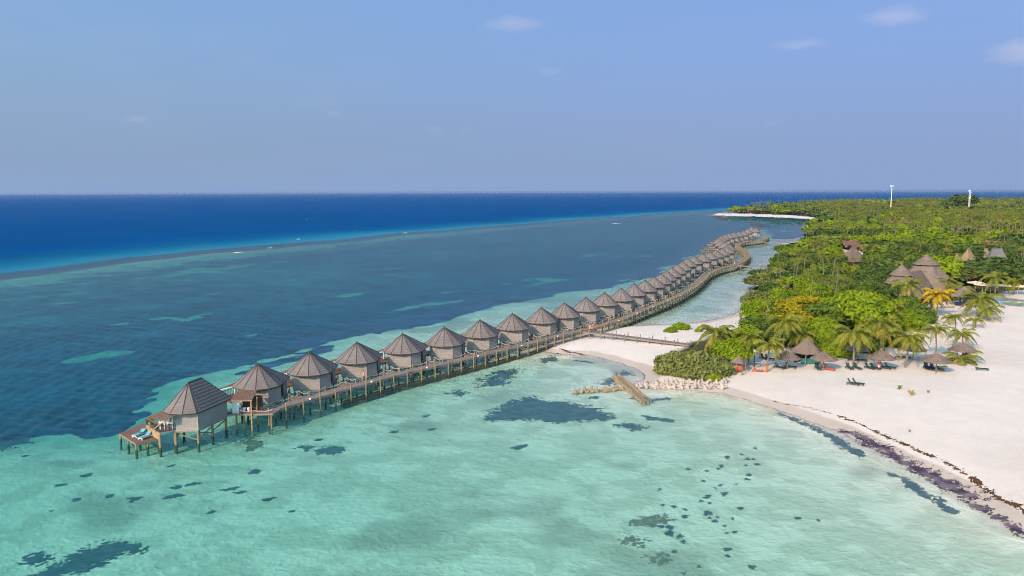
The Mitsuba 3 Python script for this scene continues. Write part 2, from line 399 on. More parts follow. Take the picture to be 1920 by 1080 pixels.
for x, y, w, h, s in ((46, 835, 12, 4, 1), (160, 876, 16, 4, 1), (322, 858, 9, 3, 1), (108, 894, 11, 3, 2), (330, 899, 12, 4, 2), (360, 893, 14, 3, 1), (325, 915, 26, 5, 4), (250, 921, 20, 6, 3), (142, 920, 8, 3, 1), (430, 903, 20, 3, 3), (448, 909, 15, 3, 1), (478, 871, 14, 5, 1), (505, 922, 18, 3, 3), (395, 945, 7, 3, 1), (94, 942, 5, 2, 1), (548, 944, 6, 2, 1), (204, 914, 5, 3, 1), (600, 812, 14, 4, 1), (800, 772, 9, 3, 2), (975, 830, 22, 6, 5), (808, 797, 6, 3, 1), (740, 800, 7, 3, 1), (905, 672, 5, 2, 1)):
    c = [(x + .85 * w * math.cos(t) * (.8 + .3 * math.sin(5 * t + x)), y - .15 * w * math.cos(t) + .6 * h * math.sin(t)) for t in np.linspace(0, 6.28, 13)[:-1]]
    weed('small dark weed streak scattered over the pale foreground sea floor', c, rough=.28, keep=.46, seed=int(x), wave=1.0, group='weed streaks in the foreground lagoon', name='weed_streak')
for x, y, w in ((790, 335, 6), (870, 322, 4), (948, 288, 4), (905, 345, 5), (940, 350, 6), (757, 385, 6), (572, 397, 5), (675, 410, 4), (740, 398, 5), (890, 385, 5), (960, 378, 4), (915, 436, 4), (905, 457, 4), (650, 465, 4), (710, 510, 7), (750, 492, 5), (840, 483, 6), (775, 537, 8), (680, 548, 8), (640, 575, 4), (690, 588, 4), (432, 595, 4), (480, 603, 6), (555, 623, 5), (550, 660, 8), (680, 643, 9), (738, 665, 6), (690, 668, 4), (720, 685, 4), (820, 670, 5), (780, 710, 7), (470, 752, 9), (470, 720, 6), (420, 715, 4), (525, 770, 7), (835, 747, 5), (795, 745, 5), (545, 800, 4), (790, 845, 8), (793, 877, 5), (460, 868, 4), (500, 850, 5), (865, 617, 5), (1185, 673, 4), (1300, 687, 4), (410, 510, 4), (555, 970, 4), (930, 940, 4), (640, 940, 4)):
    X, Y = 1100 + x / 3, 740 + y / 3
    w *= .62
    c = [(X + w * math.cos(t) * (.8 + .4 * math.sin(3 * t + x)), Y + .55 * w * math.sin(t) * (1 + .4 * math.cos(2 * t + y))) for t in np.linspace(0, 6.28, 11)[:-1]]
    weed('small dark coral head dotted over the pale sand of the right foreground lagoon', c, rough=.25, keep=.42, seed=x, step=.09, wave=2, group='coral heads in the right foreground lagoon', name='coral_head', cat='coral')
for (x, y), lab in (((1207, 968), 'faint olive weed patch, upper left of the three in the right foreground lagoon'), ((1238, 967), 'faint olive weed patch, right of its twin in the right foreground lagoon'), ((1185, 1002), 'faint olive weed patch left of the coral heads in the foreground'), ((1227, 1036), 'faint olive weed patch nearest the bottom of the foreground lagoon')):
    weed(lab, [(x - 20, y), (x, y - 9), (x + 20, y - 2), (x + 14, y + 8), (x - 12, y + 8)], 'mat_thin_weed', rough=.8, keep=.53, seed=x, wave=1.1)


def ribbon(pts, w):
    p = np.array(g2(*pts))
    return shapely.union_all([LineString(p[i:i + 2]).buffer((w[i] + w[i + 1]) / 2) for i in range(len(p) - 1)])


def band(pts):
    return [(1400 + x / 3.375, 680 + y / 3.375) for x, y in pts]


weed('long thin dark weed band under the water along the right beach, the upper one', ribbon(band([(215, 325), (255, 340), (330, 372), (430, 412), (520, 455), (600, 508), (690, 562), (740, 585)]), [.4, .45, .35, .5, .6, .8, .6, .15]), rough=.45, keep=.44, seed=30, step=.14, wave=1.0, name='weed_band')
weed('dark weed band under the water nearest the bottom right corner', ribbon(band([(918, 703), (1010, 742), (1080, 805), (1170, 848), (1230, 885), (1300, 940)]), [.2, .5, .55, .5, .5, .2]), rough=.4, keep=.44, seed=32, step=.14, wave=1.0, name='weed_band')
weed('broad purple drift of weed in the wash along the right beach', ribbon(band([(600, 436), (700, 465), (780, 510), (850, 545), (930, 590), (1000, 630), (1080, 675), (1150, 705), (1230, 755), (1300, 795), (1425, 852)]), [.3, .5, .8, .8, .7, .8, .9, 1.0, 1.1, 1.2, .5]), 'mat_drift', rough=.9, keep=.475, seed=33, step=.14, wave=1.5, name='weed_band')
weed('short purple drift of weed at the right edge of the wash', ribbon(band([(1370, 875), (1450, 912), (1530, 945), (1600, 985), (1700, 1050), (1780, 1100)]), [.4, .8, .6, .4, .3, .2]), 'mat_drift', rough=.7, keep=.50, seed=35, step=.16, wave=1.0, name='weed_band')
weed('ragged brown line of dried seaweed along the right beach', ribbon(band([(180, 258), (400, 304), (560, 348), (700, 402), (790, 444), (860, 478), (960, 520), (1100, 585), (1240, 640), (1330, 695), (1420, 745), (1500, 805), (1600, 880), (1700, 925), (1800, 985)]), [.04, .05, .06, .08, .13, .15, .16, .15, .16, .17, .22, .28, .3, .3, .3]), 'mat_wrack', lift=.03, rough=.35, keep=.47, seed=36, step=.12, wave=1.3, name='seaweed_line', cat='seaweed', kind='stuff')
weed('thin brown line of seaweed on the sand spit beside the jetty', ribbon([(1040, 653), (1055, 658), (1067, 662), (1080, 663), (1092, 665), (1102, 666)], [.06, .1, .3, .25, .2, .1]), 'mat_wrack', lift=.03, rough=.3, keep=.47, seed=37, step=.12, wave=1.3, name='seaweed_line', cat='seaweed', kind='stuff')
weed('dark drift of weed in the shallows off the sand spit beside the jetty', ribbon([(1080, 675), (1094, 676), (1108, 679)], [.2, .4, .2]), rough=.4, keep=.45, seed=38, step=.14, wave=1.0)
for pts, lab, s in (([(1175, 745), (1205, 743), (1222, 746), (1250, 744), (1255, 747), (1225, 750), (1200, 748)], 'thin dark weed wisp right of the near end of the log groyne', 41), ([(1100, 743), (1112, 740), (1128, 741), (1118, 745)], 'thin dark weed wisp left of the near end of the log groyne', 42), ([(1205, 775), (1222, 777), (1262, 783), (1258, 787), (1215, 782)], 'dotted dark weed wisp in the lagoon right of the log groyne', 43)):
    weed(lab, pts, rough=.5, keep=.52, seed=s, step=.14, wave=1.2)

# ------------------------------------------------------------------ timber, roofs and other building materials
def grain(a, b, fx, fy, fz, bx=.35):
    def fn(p, n, uv):
        g = fbm(p.x * fx + p.y * fx * .7, p.y * fy, p.z * fz, octaves=3)
        q = fbm(p.x * bx, p.y * bx, p.z * .9 + 7, octaves=2)
        return mix(a, b, dr.clip(.65 * g + .6 * q - .1, 0, 1))
    return proc(fn)


def diffuse(tex):
    return {'type': 'twosided', 'bsdf': {'type': 'diffuse', 'reflectance': tex}}


def flat(r, g, b, rough=.55):
    return {'type': 'twosided', 'bsdf': {'type': 'principled', 'base_color': rgb(r, g, b), 'roughness': rough, 'specular': .35}}


scene['mat_shingle'] = diffuse(grain((.152, .136, .126), (.240, .218, .204), 3.0, 3.0, 9, .8))
scene['mat_shingle_porch'] = diffuse(grain((.150, .100, .078), (.215, .150, .118), 3.0, 3.0, 9, .8))
scene['mat_hip'] = flat(.050, .038, .034, .7)
scene['mat_board'] = diffuse(grain((.215, .195, .178), (.360, .335, .305), 1.2, 1.2, 14, .5))
scene['mat_deck'] = diffuse(grain((.185, .150, .128), (.300, .250, .215), 6, 6, 4, .5))
scene['mat_deck_red'] = diffuse(grain((.165, .100, .078), (.250, .165, .130), 6, 6, 4, .5))
scene['mat_post'] = diffuse(grain((.155, .125, .070), (.300, .250, .140), 3, 3, 1.2, .6))
scene['mat_post_wet'] = diffuse(grain((.060, .052, .028), (.125, .105, .060), 3, 3, 2.2, .6))
scene['mat_pale_wood'] = diffuse(grain((.330, .205, .100), (.430, .285, .150), 2, 2, 2, .6))
scene['mat_rope'] = flat(.52, .50, .45, .9)
scene['mat_white'] = flat(.70, .70, .68)
scene['mat_dark'] = flat(.022, .024, .028)
scene['mat_iron'] = flat(.045, .048, .052)
scene['mat_teal'] = flat(.035, .170, .150)
scene['mat_green_cloth'] = flat(.012, .150, .070, .9)
scene['mat_aqua_cloth'] = flat(.110, .360, .440, .9)
scene['mat_orange'] = flat(.560, .115, .030, .8)
scene['mat_red'] = flat(.470, .090, .055, .8)
scene['mat_navy'] = flat(.022, .022, .075, .9)
scene['mat_lounger_green'] = flat(.022, .052, .040, .6)
scene['mat_skin'] = flat(.420, .230, .160, .7)
scene['mat_bund'] = diffuse(grain((.085, .062, .040), (.190, .145, .100), 1.4, 1.4, 2.5, .6))


def facet(t0, t1, b1, b0, course=.34, thick=.045):
    """A roof slope of overlapping shingle courses between a top edge t0-t1 and a bottom edge b0-b1."""
    t0, t1, b0, b1 = (np.asarray(p, float) for p in (t0, t1, b0, b1))
    nrm = np.cross(b1 - b0, (t0 + t1) / 2 - b0)
    nrm /= np.linalg.norm(nrm)
    if nrm[2] < 0:
        nrm = -nrm
    n = max(2, int(np.linalg.norm((b0 + b1) / 2 - (t0 + t1) / 2) / course))
    V, F = [], []
    for k in range(n):
        a, b = k / n, (k + 1) / n
        P = [t0 + (b0 - t0) * a, t1 + (b1 - t1) * a, t1 + (b1 - t1) * b + nrm * thick, t0 + (b0 - t0) * b + nrm * thick, t1 + (b1 - t1) * b, t0 + (b0 - t0) * b]
        o = len(V)
        V += P
        F += [[o, o + 3, o + 2], [o, o + 2, o + 1], [o + 3, o + 5, o + 4], [o + 3, o + 4, o + 2]]
    return mesh(V, F)


def clapboard(a, b, z0, z1, h=.27, out=.05):
    """A wall between plan points a and b of horizontal lapped boards; the outside is on the right when going from a to b."""
    a, b = np.asarray(a, float), np.asarray(b, float)
    d = (b - a) / np.linalg.norm(b - a)
    nr = np.array([d[1], -d[0]])
    n = max(1, int(round((z1 - z0) / h)))
    V, F = [], []
    for k in range(n):
        lo, hi = z0 + (z1 - z0) * k / n, z0 + (z1 - z0) * (k + 1) / n
        o = len(V)
        for p, z, w in ((a, lo, out), (b, lo, out), (b, hi, 0), (a, hi, 0), (a, lo, 0), (b, lo, 0)):
            V.append([p[0] + nr[0] * w, p[1] + nr[1] * w, z])
        F += [[o, o + 1, o + 2], [o, o + 2, o + 3], [o + 4, o + 5, o + 1], [o + 4, o + 1, o]]
    return mesh(V, F)


def slab(poly, z0, z1):
    m = trimesh.creation.extrude_polygon(Polygon(poly), z1 - z0, engine='earcut')
    m.apply_translation([0, 0, z0])
    return m


def post(x, y, z0, z1, r=.13, wet=.24):
    """A round pile and, below the splash line, its dark wet foot."""
    return tube([[x, y, wet], [x, y, z1]], r, 8), tube([[x, y, z0], [x, y, wet]], r * 1.03, 8)


def sagging(a, b, sag, r=.035, n=7):
    a, b = np.asarray(a, float), np.asarray(b, float)
    t = np.linspace(0, 1, n)[:, None]
    p = a + (b - a) * t
    p[:, 2] -= (sag * 4 * t * (1 - t))[:, 0]
    return tube(p, r, 5)


EAVE, APEX, FLOOR = 4.62, 7.75, 2.30
ROOF_RIM = [(3.5 * math.cos(math.radians(a)), 3.5 * math.sin(math.radians(a)), EAVE) for a in (74, 104, 134, 164, 194, 224, 254, 284, 314)] + [(5.4, -.5, EAVE + .05), (5.2, 1.7, EAVE + .05), (3.0, 3.05, EAVE)]
WALL_RING = [(-2.82, .7), (-2.82, -.66), (-.64, -2.82), (1.5, -2.82), (2.45, -1.75), (4.75, -.45), (4.55, 1.45), (2.5, 2.55), (.6, 2.85), (-1.0, 2.75)]


class Shapes(dict):
    """Shape dicts made once, then placed under many keys."""

    def place(self, root, to_world, skip=()):
        for path, shape in self.items():
            if path.split('__')[0] not in skip:
                parts = path.split('__')
                put(parts[-1].rstrip('0123456789'), shape, '__'.join([root] + parts[:-1]), to_world)


def villa_shapes(detail):
    s = Shapes()
    n = len(ROOF_RIM)
    apex = np.array([0, 0, APEX])
    panels = [facet(apex, apex, ROOF_RIM[(k + 1) % n], ROOF_RIM[k], .34 if detail == 2 else .7, .045) for k in range(n)]
    hips = [tube([np.array(ROOF_RIM[k]) + [0, 0, .05], apex + [0, 0, .06]], .055 if detail == 2 else .05, 4) for k in range(n)]
    soffit = mesh([(x, y, EAVE - .02) for x, y, z in ROOF_RIM] + [(0, 0, EAVE - .02)], [[k, n, (k + 1) % n] for k in range(n)])
    fascia = join([bar(np.array(ROOF_RIM[k]) - [0, 0, .07], np.array(ROOF_RIM[(k + 1) % n]) - [0, 0, .07], .05, .14) for k in range(n)])
    if detail >= 1:
        s['roof'] = mikit.ply(join(hips + [tube([apex - [0, 0, .1], apex + [0, 0, .28]], [.12, .05], 6)]), 'mat_hip')
        for k, p in enumerate(panels):
            s[f'roof__panel{k}'] = mikit.ply(p, 'mat_shingle')
        s['roof__eave'] = mikit.ply(join([soffit, fascia]), 'mat_hip')
    else:
        s['roof'] = mikit.ply(join(panels), 'mat_shingle')
        s['roof__eave'] = mikit.ply(join([soffit, fascia] + hips), 'mat_hip')
    W = WALL_RING
    walls = [clapboard(W[k], W[(k + 1) % len(W)], FLOOR - .15, EAVE - .02, .27 if detail else .6) for k in range(len(W))]
    if detail >= 1:
        for k, w in enumerate(walls):
            s[f'wall{k}'] = mikit.ply(w, 'mat_board')
        for k, (x, y) in enumerate(W):
            s[f'corner_trim{k}'] = mikit.ply(bar([x, y, FLOOR - .15], [x, y, EAVE - .02], .13), 'mat_board')
    else:
        s['wall'] = mikit.ply(join(walls), 'mat_board')
    s['floor'] = mikit.ply(slab([(x * 1.01, y * 1.01) for x, y in W], FLOOR - .36, FLOOR - .16), 'mat_deck')
    # lower roof over the seaward terrace, its deck, rail and steps
    s['porch_roof'] = mikit.ply(facet((-2.7, 2.3, 4.55), (.9, 3.4, 4.55), (.2, 5.7, 3.95), (-3.9, 4.4, 3.95), .34, .04), 'mat_shingle_porch')
    s['porch_roof__beam'] = mikit.ply(join([bar((-3.8, 4.3, 3.88), (.15, 5.55, 3.88), .1, .14), bar((-2.6, 2.4, 4.45), (-3.8, 4.35, 3.88), .08), bar((.8, 3.3, 4.45), (.15, 5.6, 3.88), .08)]), 'mat_white')
    s['terrace'] = mikit.ply(join([slab([(-3.2, 2.4), (1.8, 2.9), (1.2, 6.6), (-4.0, 5.2)], FLOOR - .34, FLOOR - .17), slab([(-4.4, 5.4), (-.5, 6.5), (-1.1, 8.7), (-5.0, 7.6)], 1.0, 1.15)]), 'mat_deck_red')
    if detail:
        for k, (x, y) in enumerate(((-3.7, 4.35), (.1, 5.5))):
            s[f'porch_post{k}'] = mikit.ply(bar((x, y, FLOOR - .17), (x, y, 3.9), .12), 'mat_white')
        rail = [bar((-3.9, 5.1, 3.05), (1.1, 6.45, 3.05), .07)] + [bar((-3.9 + 5 * t, 5.1 + 1.35 * t, FLOOR - .17), (-3.9 + 5 * t, 5.1 + 1.35 * t, 3.05), .05) for t in np.linspace(0, 1, 16)]
        s['rail'] = mikit.ply(join(rail), 'mat_iron')
    # stilts and braces
    dry, wet = [], []
    for x, y in ((-2.6, .6), (-2.6, -.7), (-.6, -2.65), (1.6, -2.65), (4.4, -.4), (4.3, 1.4), (.5, 2.6), (-3.8, 5.1), (1.1, 6.4), (-4.8, 7.5), (-1.2, 8.5)):
        low = 1.0 if y > 7 else FLOOR - .36
        a, b = post(x, y, -4.0, low, .15)
        dry.append(a)
        wet.append(b)
    if detail:
        for k, (a, b) in enumerate(zip(dry, wet)):
            s[f'stilt{k}'] = mikit.ply(a, 'mat_post', smooth=40)
            s[f'stilt_foot{k}'] = mikit.ply(b, 'mat_post_wet', smooth=40)
        s['brace'] = mikit.ply(join([bar((-2.6, -.7, 1.75), (-.6, -2.65, .75), .09, .14), bar((-.6, -2.65, .75), (1.6, -2.65, 1.75), .09, .14), bar((-.6, -2.65, 1.75), (1.6, -2.65, .75), .09, .14)]), 'mat_post')
    else:
        s['stilt'] = mikit.ply(join(dry), 'mat_post')
        s['stilt_foot'] = mikit.ply(join(wet), 'mat_post_wet')
    # entry bridge from the jetty, with a rope on low posts, and the entrance door
    s['entry_bridge'] = mikit.ply(slab([(2.5, -5.4), (4.6, -5.4), (4.6, -.9), (2.9, -1.75)], FLOOR - .2, FLOOR - .08), 'mat_deck')
    s['entrance_door'] = mikit.ply(slab([(2.62, -1.72), (3.5, -1.22), (3.47, -1.16), (2.59, -1.66)], FLOOR, 4.2), 'mat_dark')
    if detail:
        pts = [(2.55, -5.2), (2.55, -3.4), (4.6, -5.2), (4.6, -3.2), (4.6, -1.3)]
        for k, (x, y) in enumerate(pts):
            s[f'rope_post{k}'] = mikit.ply(tube([[x, y, -1.5 if k in (1, 3) else 1.6], [x, y, 3.05]], .085, 7), 'mat_post', smooth=40)
        s['rope'] = mikit.ply(join([sagging((2.55, -5.2, 2.98), (2.55, -3.4, 2.98), .28), sagging((4.6, -5.2, 2.98), (4.6, -3.2, 2.98), .28), sagging((4.6, -3.2, 2.98), (4.6, -1.3, 2.98), .28)]), 'mat_rope')
    return s


# ------------------------------------------------------------------ the jetty's course, measured along its near edge
JETTY_PX = [(500, 774), (543, 760), (586, 749), (618, 739), (648, 730), (678, 722.5), (706, 715), (757, 700), (787, 694), (817, 687), (843, 681), (860, 677.5), (914, 665), (958, 654), (998, 645), (1036, 634), (1069, 626), (1086, 622), (1127, 612.5), (1163, 601.5), (1180, 595), (1212, 581), (1250, 566), (1278, 554), (1306, 538), (1321, 525), (1330, 515), (1342, 508), (1359, 502), (1377, 498.5), (1392, 493), (1404, 484), (1407.5, 478), (1400, 471), (1390, 465), (1385, 460.5), (1390, 456.5), (1402, 453.5), (1428, 451), (1439, 447), (1442, 443)]
edge = LineString([tuple(at(x, y, FLOOR)[:2]) for x, y in JETTY_PX])
tt = np.arange(0, edge.length, 1.0)
path = np.array([edge.interpolate(t).coords[0] for t in tt])
for _ in range(10):
    path[1:-1] = .25 * path[:-2] + .5 * path[1:-1] + .25 * path[2:]
tan = np.gradient(path, axis=0)
tan /= np.linalg.norm(tan, axis=1, keepdims=True)
left = np.stack([-tan[:, 1], tan[:, 0]], 1)
JLEN = np.concatenate([[0], np.cumsum(np.linalg.norm(np.diff(path, axis=0), axis=1))])
WIDTH = 2.1


def jetty_at(s, off=0.0):
    """Plan point at s metres along the jetty's near edge, off metres towards the villas, and the direction there."""
    p = np.array([np.interp(s, JLEN, path[:, k]) for k in (0, 1)])
    l = np.array([np.interp(s, JLEN, left[:, k]) for k in (0, 1)])
    l /= np.linalg.norm(l)
    return p + l * off, np.array([l[1], -l[0]])


def strip(s0, s1, o0, o1, z0, z1, step=1.5):
    ss = np.linspace(s0, s1, max(2, int((s1 - s0) / step) + 1))
    ring = [tuple(jetty_at(s, o0)[0]) for s in ss] + [tuple(jetty_at(s, o1)[0]) for s in ss[::-1]]
    return slab(ring, z0, z1)


jetty = thing('jetty', 'long curving wooden jetty on posts running past all the water villas', 'jetty')
planks = []
for s in np.arange(0, 150, .21):
    (a, d) = jetty_at(s + .1, WIDTH / 2)
    m = trimesh.creation.box([.195, WIDTH, .05])
    m.apply_transform(trimesh.transformations.rotation_matrix(math.atan2(d[1], d[0]), [0, 0, 1]))
    m.apply_translation([a[0], a[1], FLOOR - .025 + .006 * math.sin(s * 37)])
    planks.append(m)
k = put('deck_plank', mikit.ply(join(planks), 'mat_deck'), jetty)
tag(k, kind='stuff')
put('far_deck', mikit.ply(strip(150.2, JLEN[-1], 0, WIDTH, FLOOR - .05, FLOOR), 'mat_deck'), jetty)
for o0, o1 in ((.02, .10), (WIDTH - .10, WIDTH - .02)):
    put('beam', mikit.ply(strip(0, JLEN[-1], o0, o1, FLOOR - .36, FLOOR - .056), 'mat_deck'), jetty)
put('stone_sill', mikit.ply(strip(16, JLEN[-1], .15, .75, -2.0, .30, 1.2), 'mat_bund'), jetty)
wet_feet, far_posts = [], []
near_s = np.arange(.3, JLEN[-1], 3.35)
for i, s in enumerate(near_s):
    for off, top in ((-.10, FLOOR + .68), (WIDTH + .10, FLOOR + .70)):
        (x, y), _ = jetty_at(s, off)
        a, b = post(x, y, -3.2, top + .05 * math.sin(i * 2.3 + off), .125, .32)
        wet_feet.append(b)
        if i < 75:
            put('post', mikit.ply(a, 'mat_post', smooth=40), jetty)
        else:
            far_posts.append(a)
tag(put('far_post', mikit.ply(join(far_posts), 'mat_post', smooth=40), jetty), kind='stuff')
tag(put('post_foot', mikit.ply(join(wet_feet), 'mat_post_wet', smooth=40), jetty), kind='stuff')
for i in range(len(near_s) - 1):
    if i % 3 == 2 or i > 70:
        continue
    a, b = jetty_at(near_s[i], WIDTH + .1)[0], jetty_at(near_s[i + 1], WIDTH + .1)[0]
    put('rope', mikit.ply(sagging((*a, FLOOR + .62), (*b, FLOOR + .62), .30), 'mat_rope'), jetty)
lamp = mikit.ply(join([box(-.12, .12, -.12, .12, 0, .16), box(-.15, .15, -.15, .15, .16, .2)]), 'mat_white')
for i in range(2, 60, 4):
    (x, y), d = jetty_at(near_s[i] + 1.6, .22)
    put('lamp', lamp, jetty, M(x, y, FLOOR))


def side_jetty(px0, px1, label, z0, z1, width, every, ztop=.75, ground=None):
    j = thing('walkway', label, 'walkway')
    a, b = at(*px0, z0)[:2], at(*px1, z1)[:2]
    d = (b - a) / np.linalg.norm(b - a)
    l = np.array([-d[1], d[0]])
    L = np.linalg.norm(b - a)
    pl = []
    for s in np.arange(0, L, .25):
        c = a + d * (s + .12) + l * width / 2
        m = trimesh.creation.box([.235, width, .05])
        m.apply_transform(trimesh.transformations.rotation_matrix(math.atan2(d[1], d[0]), [0, 0, 1]))
        m.apply_translation([c[0], c[1], z0 + (z1 - z0) * s / L])
        pl.append(m)
    tag(put('plank', mikit.ply(join(pl), 'mat_deck'), j), kind='stuff')
    for o in (.05, width - .05):
        p, q = a + l * o, b + l * o
        put('beam', mikit.ply(bar((*p, z0 - .16), (*q, z1 - .16), .08, .24), 'mat_deck'), j)
    for s in np.arange(every * .6, L, every):
        for o in (-.08, width + .08):
            p = a + d * s + l * o
            zt = z0 + (z1 - z0) * s / L + ztop
            put('post', mikit.ply(tube([[*p, -1.5], [*p, zt]], .11, 7), 'mat_post', smooth=40), j)
    return j


side_jetty((1092, 622), (1292, 647.5), 'grey plank walkway from the jetty across the sand spit to the trees', 2.18, 1.55, 1.9, 2.9)
side_jetty((1378, 497.5), (1446, 503), 'pale narrow footbridge across the channel from the bend of the jetty to the shore', 2.18, 1.7, 1.5, 4.2, .8)
side_jetty((1402, 452.5), (1515, 457), 'far pale footbridge across the channel near the far end of the jetty', 2.18, 1.4, 1.5, 6.5, .8)

# ------------------------------------------------------------------ the water villas
near_shapes, mid_shapes, far_shapes = villa_shapes(2), villa_shapes(1), villa_shapes(0)
APEX_PX = [(483, 683), (580, 661), (669, 642), (755, 626), (833, 614), (900, 600), (961, 588), (1015, 577), (1058.5, 568), (1099, 557.5), (1134, 548.3), (1165.5, 540.5), (1189, 532), (1210, 525), (1226.6, 518.5), (1240, 512.5), (1250, 507), (1260, 501), (1270.5, 495.6), (1280, 490), (1289, 484), (1301.6, 479.5), (1317.5, 475.5)]
spots = [at(x, y, APEX)[:2] for x, y in APEX_PX]
spots += [at(x, y, APEX)[:2] for x, y in ((1331, 471.5), (1343, 468.5), (1354, 465.5), (1364, 462), (1367, 457.5), (1360, 453.5), (1353, 450), (1348, 446), (1352, 442.3), (1359, 439.3), (1367.5, 437), (1376, 435.5), (1385, 434), (1394, 432.3), (1402, 429), (1409, 425.5), (1417, 427))]
ORD = ['first', 'second', 'third', 'fourth', 'fifth', 'sixth', 'seventh', 'eighth', 'ninth', 'tenth', 'eleventh', 'twelfth', 'thirteenth', 'fourteenth', 'fifteenth', 'sixteenth', 'seventeenth', 'eighteenth', 'nineteenth', 'twentieth']
for i, p in enumerate(spots):
    s = edge.project(Point(p))
    d = jetty_at(min(s, JLEN[-1]), 0)[1]
    if i < 22:
        q = spots[min(i + 1, 22)] - spots[max(i - 1, 0)]
        d = .5 * d + .5 * q / np.linalg.norm(q)
    if i < 12:
        lab = f'{ORD[i + 1]} water villa of the row from the left, with round grey shingle roof on stilts'
    elif i < 19:
        lab = f'{ORD[i + 1]} water villa from the left, in the closely overlapping part of the row'
    else:
        lab = 'small far water villa with grey shingle roof in the overlapping far end of the row'
    w = 1.07 if i < 20 else 1.16
    v = thing('water_villa', lab, 'villa', 'water villas in a row along the jetty')
    shapes = near_shapes if i < 7 else mid_shapes if i < 15 else far_shapes
    shapes.place(v, M(p[0], p[1], 0, math.degrees(math.atan2(d[1], d[0])), [w, w, 1.0]))

# the large end villa nearest the camera
ov = at(353, 718, 8.1)[:2]
OV_ROT = math.degrees(math.atan2(.97, .25))
ovt = M(ov[0], ov[1], 0, OV_ROT)
end_villa = thing('end_villa', 'large water villa at the near end of the row, with long ridged grey roof', 'villa')
s = Shapes()
RA, RB = np.array([0, 0, 8.1]), np.array([2.85, 0, 8.1])
rim = [(3.45 * math.cos(math.radians(a)), 3.45 * math.sin(math.radians(a)), EAVE) for a in (111, 141, 171, 201, 231)] + [(-1.2, -2.75, EAVE)]
rim[0] = (-1.2, 2.9, EAVE)
pan = [facet(RA, RA, rim[k + 1], rim[k], .34, .05) for k in range(len(rim) - 1)]
cA, cB = np.array([5.9, -2.65, EAVE]), np.array([5.9, 2.8, EAVE])
pan += [facet(RA, RB, cA, rim[-1], .48, .11), facet(RB, RA, rim[0], cB, .48, .11), facet(RB, RB, cB, cA, .34, .05)]
s['roof'] = mikit.ply(join([tube([np.array(r) + [0, 0, .05], RA + [0, 0, .06]], .06, 4) for r in rim] + [tube([RA + [0, 0, .05], RB + [0, 0, .05]], .09, 5), tube([RB + [0, 0, .05], cA + [0, 0, .05]], .07, 4), tube([RB + [0, 0, .05], cB + [0, 0, .05]], .07, 4)]), 'mat_hip')
for k, p in enumerate(pan):
    s[f'roof__panel{k}'] = mikit.ply(p, 'mat_shingle')
full = rim + [tuple(cA), tuple(cB)]
s['roof__eave'] = mikit.ply(join([mesh([(x, y, EAVE - .02) for x, y, z in full] + [(1.5, 0, EAVE - .02)], [[k, len(full), (k + 1) % len(full)] for k in range(len(full))])] + [bar(np.array(full[k]) - [0, 0, .07], np.array(full[(k + 1) % len(full)]) - [0, 0, .07], .05, .14) for k in range(len(full))]), 'mat_hip')
W1 = [(-2.75, .95), (-2.9, .45), (-1.6, -2.4), (4.9, -2.4), (4.9, 2.5), (-1.0, 2.6)]
for k in range(len(W1)):
    s[f'wall{k}'] = mikit.ply(clapboard(W1[k], W1[(k + 1) % len(W1)], FLOOR - .25, EAVE - .02), 'mat_board')
for k, (x, y) in enumerate(W1):
    s[f'corner_trim{k}'] = mikit.ply(bar([x, y, FLOOR - .25], [x, y, EAVE - .02], .13), 'mat_board')
s['floor'] = mikit.ply(slab(W1, FLOOR - .42, FLOOR - .26), 'mat_deck')
TER = [(-2.9, .2), (-3.9, -.3), (-7.0, 1.6), (-6.6, 4.3), (-2.6, 5.2), (-1.0, 2.5)]


def local1(px, py, z):
    q = at(px, py, z)[:2] - ov
    c, sn = math.cos(math.radians(OV_ROT)), math.sin(math.radians(OV_ROT))
    return (q[0] * c + q[1] * sn, -q[0] * sn + q[1] * c)


tA, tB, tC = local1(329, 806, 2.3), local1(299.3, 811, 2.3), local1(274, 795.5, 2.3)
dL, dB, dR, dT = local1(224.5, 812.6, 1.05), local1(254.8, 831.5, 1.05), local1(298.5, 822, 1.05), local1(269, 793, 1.05)
tD = (tC[0] + (tA[0] - tB[0]) * 1.15, tC[1] + (tA[1] - tB[1]) * 1.15)
s['terrace'] = mikit.ply(slab([tA, tB, tC, tD, (-1.0, 2.5), (-2.75, .95)], FLOOR - .18, FLOOR - .02), 'mat_deck')
s['terrace_riser'] = mikit.ply(join([bar((*tB, 1.65), (*tC, 1.65), .05, .95)]), 'mat_pale_wood')
s['sun_deck'] = mikit.ply(slab([dL, dB, dR, dT], .93, 1.05), 'mat_deck_red')
dk = np.array([dL, dB, dR, dT])
s['sun_deck__edge'] = mikit.ply(join([bar((*dk[k], .86), (*dk[(k + 1) % 4], .86), .06, .2) for k in range(4)]), 'mat_deck')
n_r = 0
for p, q in ((tA, tB), (tB, tC)):
    p, q = np.array(p), np.array(q)
    L = np.linalg.norm(q - p)
    s[f'rail{n_r}'] = mikit.ply(join([bar((*p, 3.18), (*q, 3.18), .07), bar((*p, 2.42), (*q, 2.42), .05)] + [bar((*(p + (q - p) * t), FLOOR), (*(p + (q - p) * t), 3.18), .05) for t in np.linspace(0, 1, int(L / .2))]), 'mat_iron')
    n_r += 1
s['porch_roof'] = mikit.ply(join([facet((-2.6, -.6, 4.62), (-2.2, 2.7, 4.62), (-4.4, 3.5, 4.15), (-4.75, .2, 4.15), .34, .04)]), 'mat_shingle_porch')
